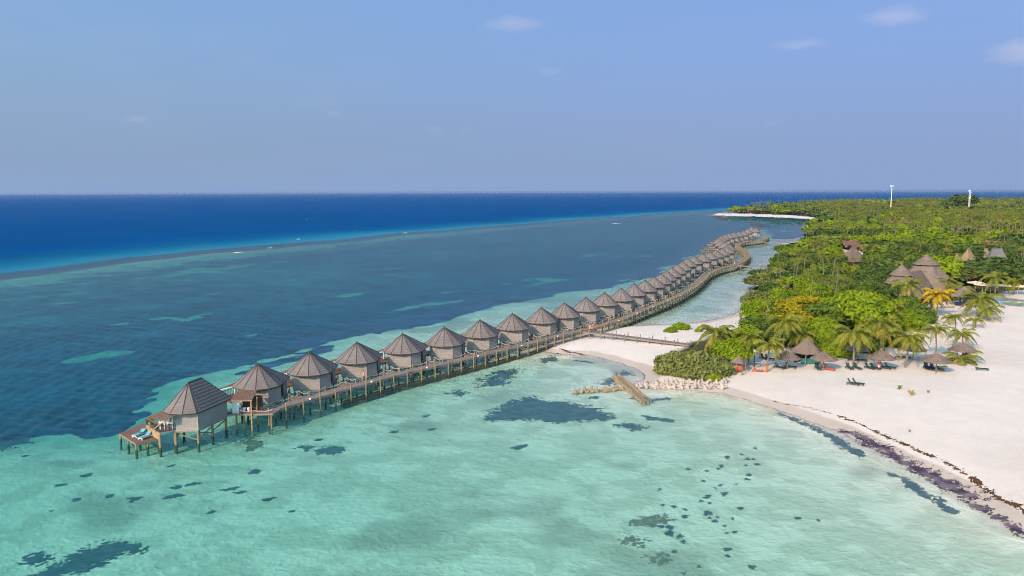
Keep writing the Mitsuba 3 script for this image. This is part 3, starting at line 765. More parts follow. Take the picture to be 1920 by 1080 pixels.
for k, (a, b) in enumerate((((-3.0, .5, FLOOR), (-3.0, .5, 4.3)), ((-3.25, 1.1, FLOOR), (-3.25, 1.1, 4.3)), ((-3.1, 1.7, FLOOR), (-3.1, 1.7, 4.4)), ((-3.2, 2.3, FLOOR), (-3.2, 2.3, 4.4)))):
    s[f'door_frame{k}'] = mikit.ply(join([bar(a, b, .13)] + ([bar((a[0], a[1], 3.3), (a[0] - .2, a[1] + .55, 3.3), .1)] if k % 2 == 0 else [])), 'mat_white')
s['porch_strut0'] = mikit.ply(bar((-3.4, 2.3, 3.0), (-4.5, 3.3, 4.15), .12), 'mat_pale_wood')
s['porch_strut1'] = mikit.ply(bar((-4.2, 3.0, FLOOR), (-4.6, .3, 4.15), .12), 'mat_pale_wood')
allp = [(-2.65, .5), (-1.55, -2.3), (1.6, -2.3), (4.75, -2.3), (4.75, 2.3), (1.5, 2.3), tB, tC, tA]
wetp = []
for k, (x, y) in enumerate(allp):
    a, b = post(x, y, -3.5, FLOOR - .36, .17)
    s[f'stilt_foot{k}'] = mikit.ply(b, 'mat_post_wet', smooth=40)
    s[f'stilt{k}'] = mikit.ply(a, 'mat_post', smooth=40)
cen = dk.mean(0)
for k, q in enumerate(list(dk) + [(dk[0] + dk[1]) / 2, (dk[1] + dk[2]) / 2, (dk[3] + dk[0]) / 2, cen]):
    q = cen + (q - cen) * .97
    a, b = post(q[0], q[1], -3.5, .9, .15)
    s[f'stilt_foot{k + 20}'] = mikit.ply(b, 'mat_post_wet', smooth=40)
    s[f'stilt{k + 20}'] = mikit.ply(a, 'mat_post', smooth=40)
s['brace'] = mikit.ply(join([bar((-2.65, .5, 1.75), (-1.55, -2.3, .7), .09, .15), bar((-1.55, -2.3, .75), (1.6, -2.3, 1.75), .09, .15), bar((-1.55, -2.3, 1.75), (1.6, -2.3, .75), .09, .15), bar((1.6, -2.3, 1.0), (4.75, -2.3, 1.75), .09, .15), bar((-2.65, .5, .9), (1.5, 2.3, 1.7), .09, .15)]), 'mat_post')
s.place(end_villa, ovt)

# things on the end villa's decks
pad = Shapes()
pad['frame'] = mikit.ply(join([box(-1.0, 1.0, -.36, .36, .22, .30)] + [box(x - .05, x + .05, y - .05, y + .05, 0, .22) for x in (-.85, .8) for y in (-.3, .3)]), 'mat_white')
back = box(-.02, .72, -.33, .33, 0, .10)
back.apply_transform(trimesh.transformations.rotation_matrix(-math.radians(32), [0, 1, 0]))
back.apply_translation([.32, 0, .31])
pad['mattress'] = mikit.ply(join([box(-.97, .34, -.33, .33, .30, .41)]), 'mat_aqua_cloth')
pad['backrest'] = mikit.ply(back, 'mat_aqua_cloth')
for i, (x, y) in enumerate(((261.5, 816.0), (272.5, 820.5))):
    q = at(x, y, 1.15)
    dd = at(x + 9, y - 3.4, 1.15) - q
    t = thing('sun_lounger', ('white sun lounger with turquoise mattress on the lower deck, the one farther from the edge', 'white sun lounger with turquoise mattress on the lower deck, the one nearer the camera')[i], 'sun lounger', 'turquoise loungers on the lower deck')
    pad.place(t, M(q[0], q[1], 1.05, math.degrees(math.atan2(dd[1], dd[0]))))
q = at(268.5, 809.5, 1.5)
k = put('towel', mikit.ply(slab([(-.5, -.28), (.5, -.3), (.55, .25), (-.45, .32)], 0, .05), 'mat_green_cloth'), None, M(q[0], q[1], 1.47, 20))
tag(k, 'green towel lying on a turquoise sun lounger', 'towel')
q = at(281.5, 809.5, 1.5)
k = put('towel', mikit.ply(join([slab([(-.35, -.25), (.35, -.22), (.3, .25), (-.3, .28)], 0, .1), slab([(-.2, -.15), (.2, -.1), (.15, .15), (-.2, .12)], .1, .18)]), 'mat_orange'), None, M(q[0], q[1], 1.12, 40))
tag(k, 'orange towel heaped at the head of the turquoise sun loungers', 'towel')
q0, q1 = np.array(tC) * .97 + np.array(tD) * .03, np.array(tC) * .55 + np.array(tD) * .45
k = put('windbreak', mikit.ply(bar((*q0, 2.85), (*q1, 2.85), .06, .8), 'mat_green_cloth'), None, ovt)
tag(k, 'green cloth screen hung on the terrace rail of the end villa', 'screen')
tb = Shapes()
tb['top'] = mikit.ply(tube([[0, 0, .70], [0, 0, .74]], .55, 16), 'mat_white')
tb['leg'] = mikit.ply(tube([[0, 0, 0], [0, 0, .7]], .05, 8), 'mat_iron')
t = thing('terrace_table', 'round pale table on the terrace of the end villa', 'table')
mid = np.array(tB) * .35 + np.array(tC) * .2 + np.array(tA) * .45 + np.array([.9, .9])
mm = ovt @ T().translate([float(mid[0]), float(mid[1]), FLOOR - .02])
tb.place(t, mm)
ch = Shapes()
ch['seat'] = mikit.ply(box(-.25, .25, -.25, .25, .42, .47), 'mat_pale_wood')
ch['backrest'] = mikit.ply(join([box(.2, .25, -.25, .25, .75, .95)] + [box(.2, .25, y - .03, y + .03, .47, .75) for y in (-.2, 0, .2)]), 'mat_pale_wood')
for k, (x, y) in enumerate(((-.22, -.22), (.22, -.22), (-.22, .22), (.22, .22))):
    ch[f'leg{k}'] = mikit.ply(box(x - .03, x + .03, y - .03, y + .03, 0, .42), 'mat_pale_wood')
for i, (dx, dy, r, lab) in enumerate(((-1.0, 1.0, 150, 'wooden chair on the terrace beside the round table, by the green screen'), (.4, 1.3, 60, 'wooden chair on the terrace beside the round table, by the white door frames'))):
    t = thing('wooden_chair', lab, 'chair', 'wooden chairs on the terrace')
    ch.place(t, ovt @ T().translate([float(mid[0] + dx), float(mid[1] + dy), FLOOR - .02]).rotate([0, 0, 1], r))

# the little open porch where the jetty begins
pp = [at(x, y, FLOOR)[:2] for x, y in ((430, 777), (470, 776.5), (470, 762), (432, 757))]
px_, py_ = (pp[1] - pp[0]), (pp[3] - pp[0])
ex, ey = px_ / np.linalg.norm(px_), np.array([-px_[1], px_[0]]) / np.linalg.norm(px_)
porch = thing('entry_porch', 'small open wooden porch with red-brown shingle roof at the start of the jetty', 'porch')
o = pp[0]


def P3(u, v, z):
    return np.array([*(o + ex * u + ey * v), z])


def plan(*uv):
    return [tuple(o + ex * u + ey * v) for u, v in uv]


put('floor', mikit.ply(slab(plan((-.6, 0), (6.2, 0), (6.6, 2.6), (-.4, 3.4)), FLOOR - .2, FLOOR), 'mat_deck'), porch)
r = put('roof', mikit.ply(facet(P3(.75, 2.6, 5.25), P3(3.35, 2.6, 5.25), P3(3.45, -.35, 4.45), P3(.1, -.35, 4.45), .5, .09), 'mat_shingle_porch'), porch)
put('beam', mikit.ply(join([bar(P3(.15, -.25, 4.38), P3(3.4, -.25, 4.38), .1, .16), bar(P3(3.3, -.25, 4.38), P3(3.3, 2.6, 5.1), .1, .14)]), 'mat_pale_wood'), r)
for u, v in ((3.2, -.15), (3.75, .9)):
    put('post', mikit.ply(bar(P3(u, v, -2.6 if v < 0 else FLOOR), P3(u, v, 4.4 if v < 0 else 4.6), .16), 'mat_pale_wood'), porch)
put('screen_wall', mikit.ply(bar(P3(.25, .5, 3.35), P3(1.25, .5, 3.35), .06, 2.1), 'mat_white'), porch)
put('back_wall', mikit.ply(bar(P3(1.3, 2.2, 3.4), P3(4.2, 2.2, 3.4), .08, 2.2), 'mat_hip'), porch)
for k, u in enumerate((.9, 2.0, 5.9)):
    put('stilt', mikit.ply(tube([P3(u, .25, -3), P3(u, .25, FLOOR - .2)], .14, 8), 'mat_post', smooth=40), porch)
for a, b in ((-.3, 1.6), (1.6, 3.2), (3.2, 6.1)):
    put('rope', mikit.ply(sagging(P3(a, .02, FLOOR + .62), P3(b, .02, FLOOR + .62), .26), 'mat_rope'), porch)
put('rope_post', mikit.ply(tube([P3(1.6, .05, FLOOR), P3(1.6, .05, FLOOR + .75)], .07, 7), 'mat_post', smooth=40), porch)
for i, (u, v) in enumerate(((1.75, 1.3), (2.35, 1.4))):
    t = thing('plant_pot', ('white urn-shaped pot under the porch roof, the left one of two', 'white urn-shaped pot under the porch roof, the right one of two')[i], 'pot', 'pots under the porch roof')
    c = P3(u, v, FLOOR)
    urn = trimesh.creation.revolve([(0, 0), (.13, 0), (.10, .08), (.24, .35), (.20, .55), (.26, .62), (.0, .60)], sections=14)
    scene[t] = {**mikit.ply(urn, 'mat_white', smooth=40), 'to_world': M(*c)}

# ------------------------------------------------------------------ trees, bushes and palms
def leaf_tone(a, b, f=.9):
    def fn(p, n, uv):
        r = cell_rand(p.x * 1.7, p.y * 1.7, p.z * 1.7)
        q = fbm(p.x * .22, p.y * .22, p.z * .3, octaves=3)
        return mix(a, b, dr.clip(.55 * r + 1.1 * (q - .5) + .22, 0, 1))
    return {'type': 'twosided', 'bsdf': {'type': 'diffuse', 'reflectance': proc(fn)}}


TONES = {'lime': ((.090, .148, .008), (.205, .280, .016)), 'green': ((.056, .102, .014), (.125, .182, .026)), 'dark': ((.036, .068, .017), (.085, .130, .028)),
         'grey': ((.105, .130, .036), (.200, .215, .065)), 'gold': ((.150, .160, .010), (.310, .245, .014)), 'olive': ((.078, .100, .026), (.150, .170, .044)), 'rust': ((.140, .105, .045), (.230, .175, .080))}
for k, (a, b) in TONES.items():
    scene[f'mat_leaf_{k}'] = leaf_tone(a, b)
scene['mat_bark'] = diffuse(grain((.130, .105, .080), (.240, .200, .160), 2, 2, 5, .8))
scene['mat_frond'] = leaf_tone((.090, .115, .016), (.220, .225, .034))
scene['mat_frond_old'] = leaf_tone((.190, .165, .030), (.330, .260, .050))
scene['mat_frond_gold'] = leaf_tone((.330, .225, .012), (.480, .320, .020))
scene['mat_nut'] = flat(.30, .19, .04)


def quads(c, n, size, r, stretch=1.0):
    """Leaf-sized quads centred at c, facing about n."""
    m = len(c)
    t = np.cross(n, r.normal(size=(m, 3)))
    t /= np.linalg.norm(t, axis=1, keepdims=True) + 1e-9
    b = np.cross(n, t)
    s = (size * r.uniform(.65, 1.35, m))[:, None]
    tip = t * s * stretch
    v = np.stack([c - tip, c - b * s * .55, c + tip, c + b * s * .55], 1).reshape(-1, 3)
    i = np.arange(m)[:, None] * 4
    f = np.vstack([i + [0, 1, 2], i + [0, 2, 3]])
    return mesh(v, f)


def crown(seed, leaves, size, rx=1.0, rz=.75, lobes=9, lay=0.0, spread=.62, low=.25, core=True):
    """Foliage in unit scale: leaves over the outside of overlapping lobes, as (leaves, dark core). lay flattens the lobes into tiers."""
    r = np.random.default_rng(seed)
    C = []
    for k in range(lobes):
        a, h = r.uniform(0, 6.283), r.uniform(-low, 1)
        d = spread * math.sqrt(r.uniform(.05, 1)) * math.sqrt(max(.05, 1 - max(h, 0) ** 2))
        C.append([d * math.cos(a), d * math.sin(a), h * .55, r.uniform(.30, .52)])
    C.append([0, 0, .1, .55])
    C = np.array(C)
    pts, nrm = [], []
    per = int(leaves * 2.4 / len(C))
    for x, y, z, R in C:
        u = r.normal(size=(per, 3))
        u /= np.linalg.norm(u, axis=1, keepdims=True)
        u = u[u[:, 2] > -.55]
        R2 = R * (1 + .16 * r.normal(size=(len(u), 1)))
        fl = np.array([1, 1, 1 - lay])
        p = np.array([x, y, z]) + u * R2 * fl
        keep = np.ones(len(p), bool)
        for X, Y, Z, Q in C:
            keep &= (((p - [X, Y, Z]) / fl) ** 2).sum(1) > (Q * .80) ** 2
        pts.append(p[keep])
        nrm.append(u[keep])
    p, n = np.vstack(pts), np.vstack(nrm)
    if len(p) > leaves:
        ch = r.choice(len(p), leaves, replace=False)
        p, n = p[ch], n[ch]
    n = n + .75 * r.normal(size=n.shape) + [0, 0, .25]
    n /= np.linalg.norm(n, axis=1, keepdims=True)
    sc = np.array([rx, rx, rz])
    lf = quads(p * sc, n, size, r, 1.25)
    cs = []
    for x, y, z, R in C:
        s = trimesh.creation.icosphere(1, 1.0)
        s.apply_scale(np.array([R, R, R * (1 - lay)]) * .80)
        s.apply_translation([x, y, z])
        cs.append(s)
    co = join(cs)
    co.apply_scale(sc)
    return lf, co


def branchy_trunk(seed, h, r0, reach):
    r = np.random.default_rng(seed)
    ms = [tube([[0, 0, -.3], [.05 * h * r.normal(), .05 * h * r.normal(), h * .5], [0, 0, h]], [r0, r0 * .8, r0 * .5], 6)]
    for k in range(4):
        a = k * 1.57 + r.uniform(-.5, .5)
        ms.append(tube([[0, 0, h * .45], [reach * .5 * math.cos(a), reach * .5 * math.sin(a), h * .8], [reach * math.cos(a), reach * math.sin(a), h * 1.1]], [r0 * .5, r0 * .35, r0 * .15], 5))
    return join(ms)


# one group of shapes for each kind and size of tree; crowns are made in metres, trunk base at z = 0
GROUPS = {}


def tree_group(kind, tone, seed, leaves, leaf, rx, h, lobes=9, lay=0.0, low=.3, rz=.8, mid=None):
    """A shape group of a tree h metres high with a crown rx metres in radius."""
    name = f'group_{kind}_{tone}_{seed}'
    lf, co = crown(seed, leaves, leaf / rx, 1, rz * h / (2 * rx) if lay == 0 else rz * h / (2 * rx), lobes, lay, low=low)
    for m in (lf, co):
        m.apply_scale(rx)
        m.apply_translation([0, 0, h * (mid or (.50 if low > .5 else .56))])
    tr = branchy_trunk(seed, h * .55, .035 * h, rx * .55)
    scene[name] = {'type': 'shapegroup', 'trunk': mikit.ply(tr, 'mat_bark'), 'crown': mikit.ply(lf, f'mat_leaf_{tone}'), 'crown__inner_leaves': mikit.ply(co, f'mat_leaf_{tone}', smooth=True)}
    GROUPS.setdefault((kind, tone), []).append(name)


for sd in range(3):
    for tone in ('lime', 'green', 'dark', 'olive', 'grey', 'gold'):
        if sd < 2 or tone in ('lime', 'green'):
            tree_group('near', tone, sd + 10, 3000, .34, 4.6, 7.2, 11, low=.7)
for sd in range(2):
    for tone in ('lime', 'green', 'dark', 'grey'):
        tree_group('bush', tone, sd + 20, 3200, .32, 4.6, 6.0, 15, low=1.0, rz=1.0, mid=.34)
for sd in range(2):
    for tone in ('green', 'dark', 'gold'):
        tree_group('tier', tone, sd + 30, 3200, .36, 5.2, 9.0, 13, .55, low=.6, rz=1.0)
for sd in range(3):
    for tone in ('lime', 'green', 'dark', 'olive', 'gold', 'rust'):
        if tone in ('gold', 'rust') and sd:
            continue
        tree_group('mid', tone, sd + 50, 750, .62, 5.0, 9.0, 9, .1 if sd else .35, low=.5)
for sd in range(3):
    for tone in ('lime', 'green', 'dark', 'olive', 'rust'):
        if tone == 'rust' and sd:
            continue
        tree_group('far', tone, sd + 70, 240, 1.25, 5.6, 10.0, 6, .2, low=.5)


def frond(L, rise, droop, seed, leaflets=17, wide=.62):
    """A pinnate palm leaf along +x from the origin, as one mesh."""
    r = np.random.default_rng(seed)
    t = np.linspace(0, 1, 8)
    X = L * (t - .12 * t ** 3)
    Z = L * (rise * t - droop * t ** 2.4)
    C = np.stack([X, 0 * t, Z], 1)
    ms = [tube(C, np.linspace(.045, .012, 8), 4)]
    V, F = [], []
    for side in (-1, 1):
        for k in range(leaflets):
            s = .12 + .88 * k / leaflets
            p = np.array([np.interp(s, t, C[:, q]) for q in range(3)])
            d = np.array([np.interp(min(s + .05, 1), t, C[:, q]) for q in range(3)]) - p
            d /= np.linalg.norm(d) + 1e-9
            ln = wide * L * .42 * math.sin(math.pi * min(.97, s * .80 + .17)) * r.uniform(.85, 1.15)
            out = np.array([.48 * d[0], side * .78, .48 * d[2] - .42 * r.uniform(.5, 1.2)])
            out /= np.linalg.norm(out)
            w = d * L * .021
            tip, mid = p + out * ln + [0, 0, -.16 * ln], p + out * ln * .55
            o = len(V)
            V += [p - w, p + w, mid + w * .9, mid - w * .9, tip]
            F += [[o, o + 1, o + 2], [o, o + 2, o + 3], [o + 3, o + 2, o + 4]]
    ms.append(mesh(V, F))
    return join(ms)


FROND = {('frond', k): mikit.ply(frond(4.2, .80 - .22 * k, .62 + .10 * k, k, 20), 'mat_frond') for k in range(4)}
FROND |= {('frond_old', k): mikit.ply(frond(3.6, .0 - .4 * k, .60 + .1 * k, 9 + k, 18), 'mat_frond_old') for k in range(2)}
FROND |= {('frond_gold', k): mikit.ply(frond(3.8, .7 - .35 * k, .60 + .1 * k, 19 + k, 18), 'mat_frond_gold') for k in range(3)}
NUTS = mikit.ply(join([trimesh.creation.icosphere(1, .15).apply_translation([.24 * math.cos(a), .24 * math.sin(a), -.12 - .1 * (k % 2)]) for k, a in enumerate(np.linspace(0, 6.28, 7)[:-1])]), 'mat_nut', smooth=True)
SPEAR = mikit.ply(tube([[0, 0, -.2], [.03, .02, .7], [.1, .04, 1.5]], [.06, .045, .008], 5), 'mat_frond')


def palm(label, base, top, zt, size=1.0, n=23, seed=0, gold=False, group=None, nuts=True):
    """A palm from its base point to its crown, both given where they stand; every frond is a part."""
    r = np.random.default_rng(seed + 100)
    t = thing('palm_tree', label, 'palm tree', group)
    z0 = float(ground_z(base[0], base[1])[0])
    b, c = np.array([base[0], base[1], z0 - .3]), np.array([top[0], top[1], zt])
    m = (b + c) / 2 + np.array([.10 * (c[0] - b[0]) + .05, .1 * (c[1] - b[1]), -.02])
    q = np.linspace(0, 1, 9)[:, None]
    curve = (1 - q) ** 2 * b + 2 * q * (1 - q) * m + q ** 2 * c
    rad = np.linspace(.20, .125, 9) * size ** .5
    rad[0] *= 1.35
    put('trunk', mikit.ply(tube(curve, rad, 8), 'mat_bark', smooth=40), t)
    for k in range(n):
        lev = k / n
        az = k * 137.5 + r.uniform(-14, 14)
        if gold:
            sh = FROND[('frond_gold', min(2, int(lev * 3)))]
        elif lev > .74:
            sh = FROND[('frond_old', int(lev > .88))]
        else:
            sh = FROND[('frond', min(3, int(lev / .74 * 4)))]
        put('frond', sh, t, T().translate(c.tolist()).rotate([0, 0, 1], az).rotate([0, 1, 0], float(r.uniform(-8, 8))).scale(float(size * r.uniform(.85, 1.1))))
    put('spear_leaf', SPEAR, t, T().translate(c.tolist()).scale(size))
    if nuts:
        put('coconut_bunch', NUTS, t, T().translate(c.tolist()).scale(size))
    return t


def palm_px(label, bx, by, cx, cy, size=1.0, **kw):
    """A palm standing at a base pixel, its crown seen at another: the crown keeps the base's distance."""
    b = at(bx, by, .9)
    f = 960 / math.tan(math.radians(FOV) / 2)
    d = FWD * f + RIGHT * (cx - 960) + UPV * (540 - cy)
    c = EYE + d * (b[1] / d[1])
    return palm(label, b[:2], c[:2], c[2], size, **kw)


# far palms: one light shape group each
def far_palm(seed, h, L, fr=13):
    r = np.random.default_rng(seed)
    ms = []
    for k in range(fr):
        m = frond(L, .45 - .75 * k / fr, .45, seed * 31 + k, 6, .7)
        m.apply_transform(trimesh.transformations.rotation_matrix(k * 2.4 + r.uniform(-.2, .2), [0, 0, 1]))
        m.apply_translation([h * .08, 0, h])
        ms.append(m)
    return tube([[0, 0, -.3], [h * .02, 0, h * .5], [h * .08, 0, h]], [.22, .17, .13], 5), join(ms)


for sd in range(4):
    tr, cr = far_palm(sd, 12.5 + sd, 3.9)
    scene[f'group_palm_{sd}'] = {'type': 'shapegroup', 'trunk': mikit.ply(tr, 'mat_bark'), 'crown': mikit.ply(cr, 'mat_frond')}


def plant(name, label, cat, group_name, x, y, rot, s, group=None, z=None, kind=None, key=None):
    k = key or key_for(name)
    z = float(ground_z(x, y)[0]) - .1 if z is None else z
    scene[k] = {'type': 'instance', 'shapegroup': {'type': 'ref', 'id': group_name}, 'to_world': T().translate([float(x), float(y), z]).rotate([0, 0, 1], float(rot)).scale([float(q) for q in s] if hasattr(s, '__len__') else float(s))}
    if label:
        tag(k, label, cat, group, kind)
    return k


# named trees and bushes near the beach: base pixel, crown width and height in metres, tone
NAMED = [
    ('bush', 'large rounded grey-green bush at the tip of the beach behind the white concrete blocks', 'bush', 'grey', 1265, 697, 8.5, 4.6),
    ('bush', 'grey-green bush forming the middle of the clump behind the white concrete blocks', 'bush', 'grey', 1302, 703, 9.5, 5.3),
    ('bush', 'grey-green bush forming the right end of the clump behind the white concrete blocks', 'bush', 'grey', 1342, 702, 7.0, 4.0),
    ('bush', 'small lime bush in front of the grey-green clump, just behind the concrete blocks', 'bush', 'lime', 1337, 712, 3.2, 1.9),
    ('tree', 'bright green rounded tree left of the small red hut on the beach', 'near', 'lime', 1374, 688, 8.6, 6.4),
    ('tree', 'bright green tree behind the rounded tree at the start of the beach', 'near', 'lime', 1398, 664, 8.0, 6.2),
    ('bush', 'low lime bush on the sand behind the crossing walkway, the right one of the pair', 'bush', 'lime', 1278, 618, 4.6, 1.9),
    ('bush', 'low lime bush on the sand behind the crossing walkway, the left one of the pair', 'bush', 'lime', 1258, 624, 3.2, 1.5),
    ('bush', 'tiny lime bush on the sand between the pair of low bushes and the palm', 'bush', 'lime', 1309, 624, 2.0, 1.0),
    ('bush', 'long lime bush at the edge of the channel beach', 'bush', 'lime', 1425, 588, 11, 5.0),
    ('bush', 'lime bush behind the channel beach, right of the long lime bush', 'bush', 'lime', 1452, 592, 10, 6.0),
    ('bush', 'grey-brown bush at the channel edge, tallest left of the grove', 'bush', 'grey', 1420, 566, 10, 4.6),
    ('bush', 'grey-green bush behind the channel edge bushes', 'bush', 'grey', 1450, 556, 12, 6.0),
    ('bush', 'grey-green feathery bush at the channel shore beside the footbridge', 'bush', 'grey', 1455, 530, 15, 6.6),
    ('bush', 'lime bush at the channel shore above the footbridge end', 'bush', 'lime', 1478, 505, 17, 7.6),
    ('tree', 'yellow-green tree behind the channel shore bushes', 'near', 'gold', 1516, 510, 15, 8.8),
    ('tree', 'bright green tree right of the yellow-green tree at the channel', 'near', 'lime', 1500, 490, 15, 8.0),
    ('tree', 'broad tiered tree with orange leaves in the middle of the near grove', 'tier', 'gold', 1512, 622, 15.5, 9.6),
    ('tree', 'tiered tree with dark green shade pockets right of the orange-leaved tree', 'tier', 'green', 1556, 630, 12.5, 9.0),
    ('tree', 'tall lime rounded tree right of the tiered trees in the near grove', 'near', 'lime', 1622, 640, 13.5, 12.6),
    ('tree', 'lime tree in front of the tiered trees, behind the palms', 'near', 'lime', 1540, 652, 8.0, 6.6),
    ('tree', 'lime tree just left of the tall palms on the beach front', 'near', 'lime', 1490, 655, 7.0, 6.0),
    ('bush', 'lime bush on the beach front behind the straw umbrellas', 'bush', 'lime', 1575, 672, 7.2, 4.4),
    ('bush', 'lime bush on the beach front, right of the bush behind the straw umbrellas', 'bush', 'lime', 1556, 664, 6.6, 5.0),
    ('bush', 'dark green bush in the shade behind the second palm of the beach front', 'bush', 'dark', 1624, 664, 7.0, 4.6),
    ('bush', 'dark green bush under the leaning palm of the beach front', 'bush', 'dark', 1668, 652, 8.0, 4.6),
    ('bush', 'green clipped bush behind the leaning palm, edge of the open sand', 'bush', 'lime', 1700, 622, 9.5, 5.0),
    ('bush', 'grey-green rounded bush at the edge of the open sand', 'bush', 'green', 1716, 606, 10, 5.4),
    ('bush', 'lime bush at the edge of the open sand, nearest the golden palm', 'bush', 'lime', 1683, 600, 11, 5.6),
    ('tree', 'dark green tiered tree left of the thatched hall', 'tier', 'dark', 1648, 587, 11, 9.5),
    ('tree', 'dark green tiered tree in front of the left cone of the thatched hall', 'tier', 'dark', 1634, 560, 12, 11.5),
    ('tree', 'lime tree behind the tall rounded tree of the near grove', 'near', 'lime', 1590, 596, 12, 8.5),
    ('tree', 'green tree at the left of the orange-leaved tiered tree', 'near', 'green', 1470, 612, 9.5, 7.0),
    ('bush', 'grey-green feathery tree in the middle of the grove above the orange-leaved tree', 'bush', 'grey', 1535, 566, 14, 6.5),
    ('tree', 'lime tree below the brown ridged hut', 'near', 'lime', 1580, 524, 14, 6.8),
    ('bush', 'low lime bush right below the brown ridged hut', 'bush', 'lime', 1604, 512, 9, 3.4),
    ('bush', 'low green bush left below the brown ridged hut', 'bush', 'green', 1580, 511, 9, 3.6),
    ('bush', 'low dark green bush farther below the brown ridged hut', 'bush', 'dark', 1594, 525, 10, 4.2),
    ('bush', 'low lime bush lowest in the clearing below the brown ridged hut', 'bush', 'lime', 1616, 530, 9, 4.4),
    ('tree', 'yellow-green round tree right of the thatched hall', 'mid', 'lime', 1764, 547, 15, 13),
]
for i, (nm, lab, kd, tone, x, y, w, h) in enumerate(NAMED):
    p = at(x, y, .8)
    gs = GROUPS[(kd, tone)]
    bw, bh = {'near': (9.2, 7.2), 'bush': (9.2, 5.2), 'tier': (10.4, 9.0), 'mid': (10, 9.0)}[kd]
    plant(nm, lab, nm, gs[i % len(gs)], p[0], p[1], i * 77, (w / bw, w / bw, h / bh * .98))

# palms on the beach: base pixel, crown pixel, size
for i, (lab, bx, by, cx, cy, sz, kw) in enumerate((
        ('palm at the tip of the beach behind the grey-green bushes', 1343, 676, 1343, 622, 1.18, {'n': 26}),
        ('palm behind the bright green tree near the red hut', 1404, 688, 1404, 632, .86, {}),
        ('tall palm with hanging yellow fronds left of the straw huts', 1466, 672, 1472, 604, 1.12, {'n': 28}),
        ('slender leaning palm with an orange band at its foot', 1436, 699, 1443, 646, .95, {}),
        ('palm behind the beach front between the tall palm and the straw huts', 1502, 668, 1504, 628, .9, {}),
        ('palm on the beach between two dark green loungers', 1600, 692, 1602, 625, 1.22, {'n': 27}),
        ('palm behind the straw umbrella with four loungers', 1650, 668, 1653, 608, 1.22, {'n': 26}),
        ('leaning palm on the open beach right of the umbrellas', 1696, 693, 1706, 633, 1.08, {'n': 26}),
        ('slim upright palm behind the straw umbrella with navy loungers', 1756, 680, 1755, 617, .82, {'n': 19}),
        ('slim palm on the open sand left of the twin small palms', 1793, 644, 1791, 594, .72, {'n': 14}),
        ('small palm behind the rightmost straw umbrella', 1804, 658, 1805, 626, .84, {'n': 19}),
        ('low stemless palm in front of the rightmost straw umbrella', 1803, 685, 1803, 672, 1.08, {'n': 16, 'nuts': False}),
        ('golden orange palm on the open sand before the hall', 1758, 598, 1757, 552, 1.30, {'gold': True}),
        ('thin palm with short trunk beside the golden orange palm', 1751, 589, 1751, 566, .8, {'n': 13}),
        ('short palm on the open sand right of the golden palm', 1779, 612, 1779, 596, .62, {'n': 12}),
        ('big leafy palm at the edge of the sand left of the pool', 1836, 596, 1838, 562, 1.45, {'n': 28}),
        ('leafy palm in front of the pool terrace', 1849, 605, 1851, 580, 1.05, {'n': 17}),
        ('young golden palm on the sand below the leafy palms', 1829, 618, 1829, 600, .72, {'n': 13}),
        ('palm left of the blue-shaded pavilion by the pool', 1800, 572, 1800, 543, 1.2, {'n': 18}),
        ('palm in front of the left cone of the thatched hall', 1700, 588, 1701, 535, 1.35, {'n': 18}),
        ('palm between the near grove and the thatched hall', 1672, 610, 1674, 578, 1.1, {'n': 16}),
        ('palm standing before the right cone of the thatched hall', 1775, 560, 1774, 528, 1.2, {'n': 17}),
        ('palm at the right edge of the pool terrace', 1866, 560, 1866, 522, 1.3, {'n': 18}),
        ('tall palm at the right edge of the picture above the pool', 1900, 555, 1903, 530, 1.2, {'n': 18}),
        ('tall palm beside the brown ridged hut', 1638, 515, 1639, 468, 1.55, {'n': 26}))):
    palm_px(lab, bx, by, cx, cy, sz, seed=i, **kw)

# the grove and the far forest
POOL_CLEAR = Polygon(g2((1735, 590), (1775, 552), (1850, 545), (1960, 535), (1990, 560), (1830, 575), (1760, 590)))
HALLS = [(at(1730, 553, 0)[:2], 14.0), (at(1735, 566, 0)[:2], 9.0), (at(1715, 572, 0)[:2], 8.0), (at(1690, 566, 0)[:2], 10.5), (at(1694, 580, 0)[:2], 7.5), (at(1597, 509, 0)[:2], 12), (at(1603, 524, 0)[:2], 9), (at(1622, 494, 0)[:2], 17), (at(1640, 500, 0)[:2], 12), (at(1800, 527, 0)[:2], 10), (at(1864, 520, 0)[:2], 10), (at(1597, 497, 0)[:2], 7), (at(1618, 481, 0)[:2], 17), (at(1792, 517, 0)[:2], 5), (at(1812, 512, 0)[:2], 6), (at(1864, 512, 0)[:2], 9)]
NAMED_P = [(at(x, y, .8)[:2], w * .42) for _, _, _, _, x, y, w, _ in NAMED]
pts = []
r = np.random.default_rng(5)
for y0, y1, sp in ((150, 330, 7.8), (330, 600, 9.6), (600, 1050, 11.5), (1050, 2100, 16.5)):
    gx, gy = np.meshgrid(np.arange(30, 1500, sp), np.arange(y0, y1, sp * .87))
    gx = gx + sp * .5 * (np.arange(gx.shape[0]) % 2)[:, None]
    gx, gy = (gx + r.uniform(-.36, .36, gx.shape) * sp).ravel(), (gy + r.uniform(-.36, .36, gy.shape) * sp).ravel()
    ok = shapely.contains_xy(GROVE.buffer(-2.2), gx, gy) & (np.abs(np.arctan2(gx, gy)) < math.radians(37)) & ~shapely.contains_xy(POOL_CLEAR, gx, gy)
    pts += [(x, y, sp) for x, y in zip(gx[ok], gy[ok])]
TIP = Polygon(g2((1215, 650), (1330, 628), (1400, 618), (1430, 640), (1430, 705), (1215, 720)))
GLADE = Polygon(g2((1566, 498), (1630, 498), (1624, 538), (1572, 538)))
keep = []
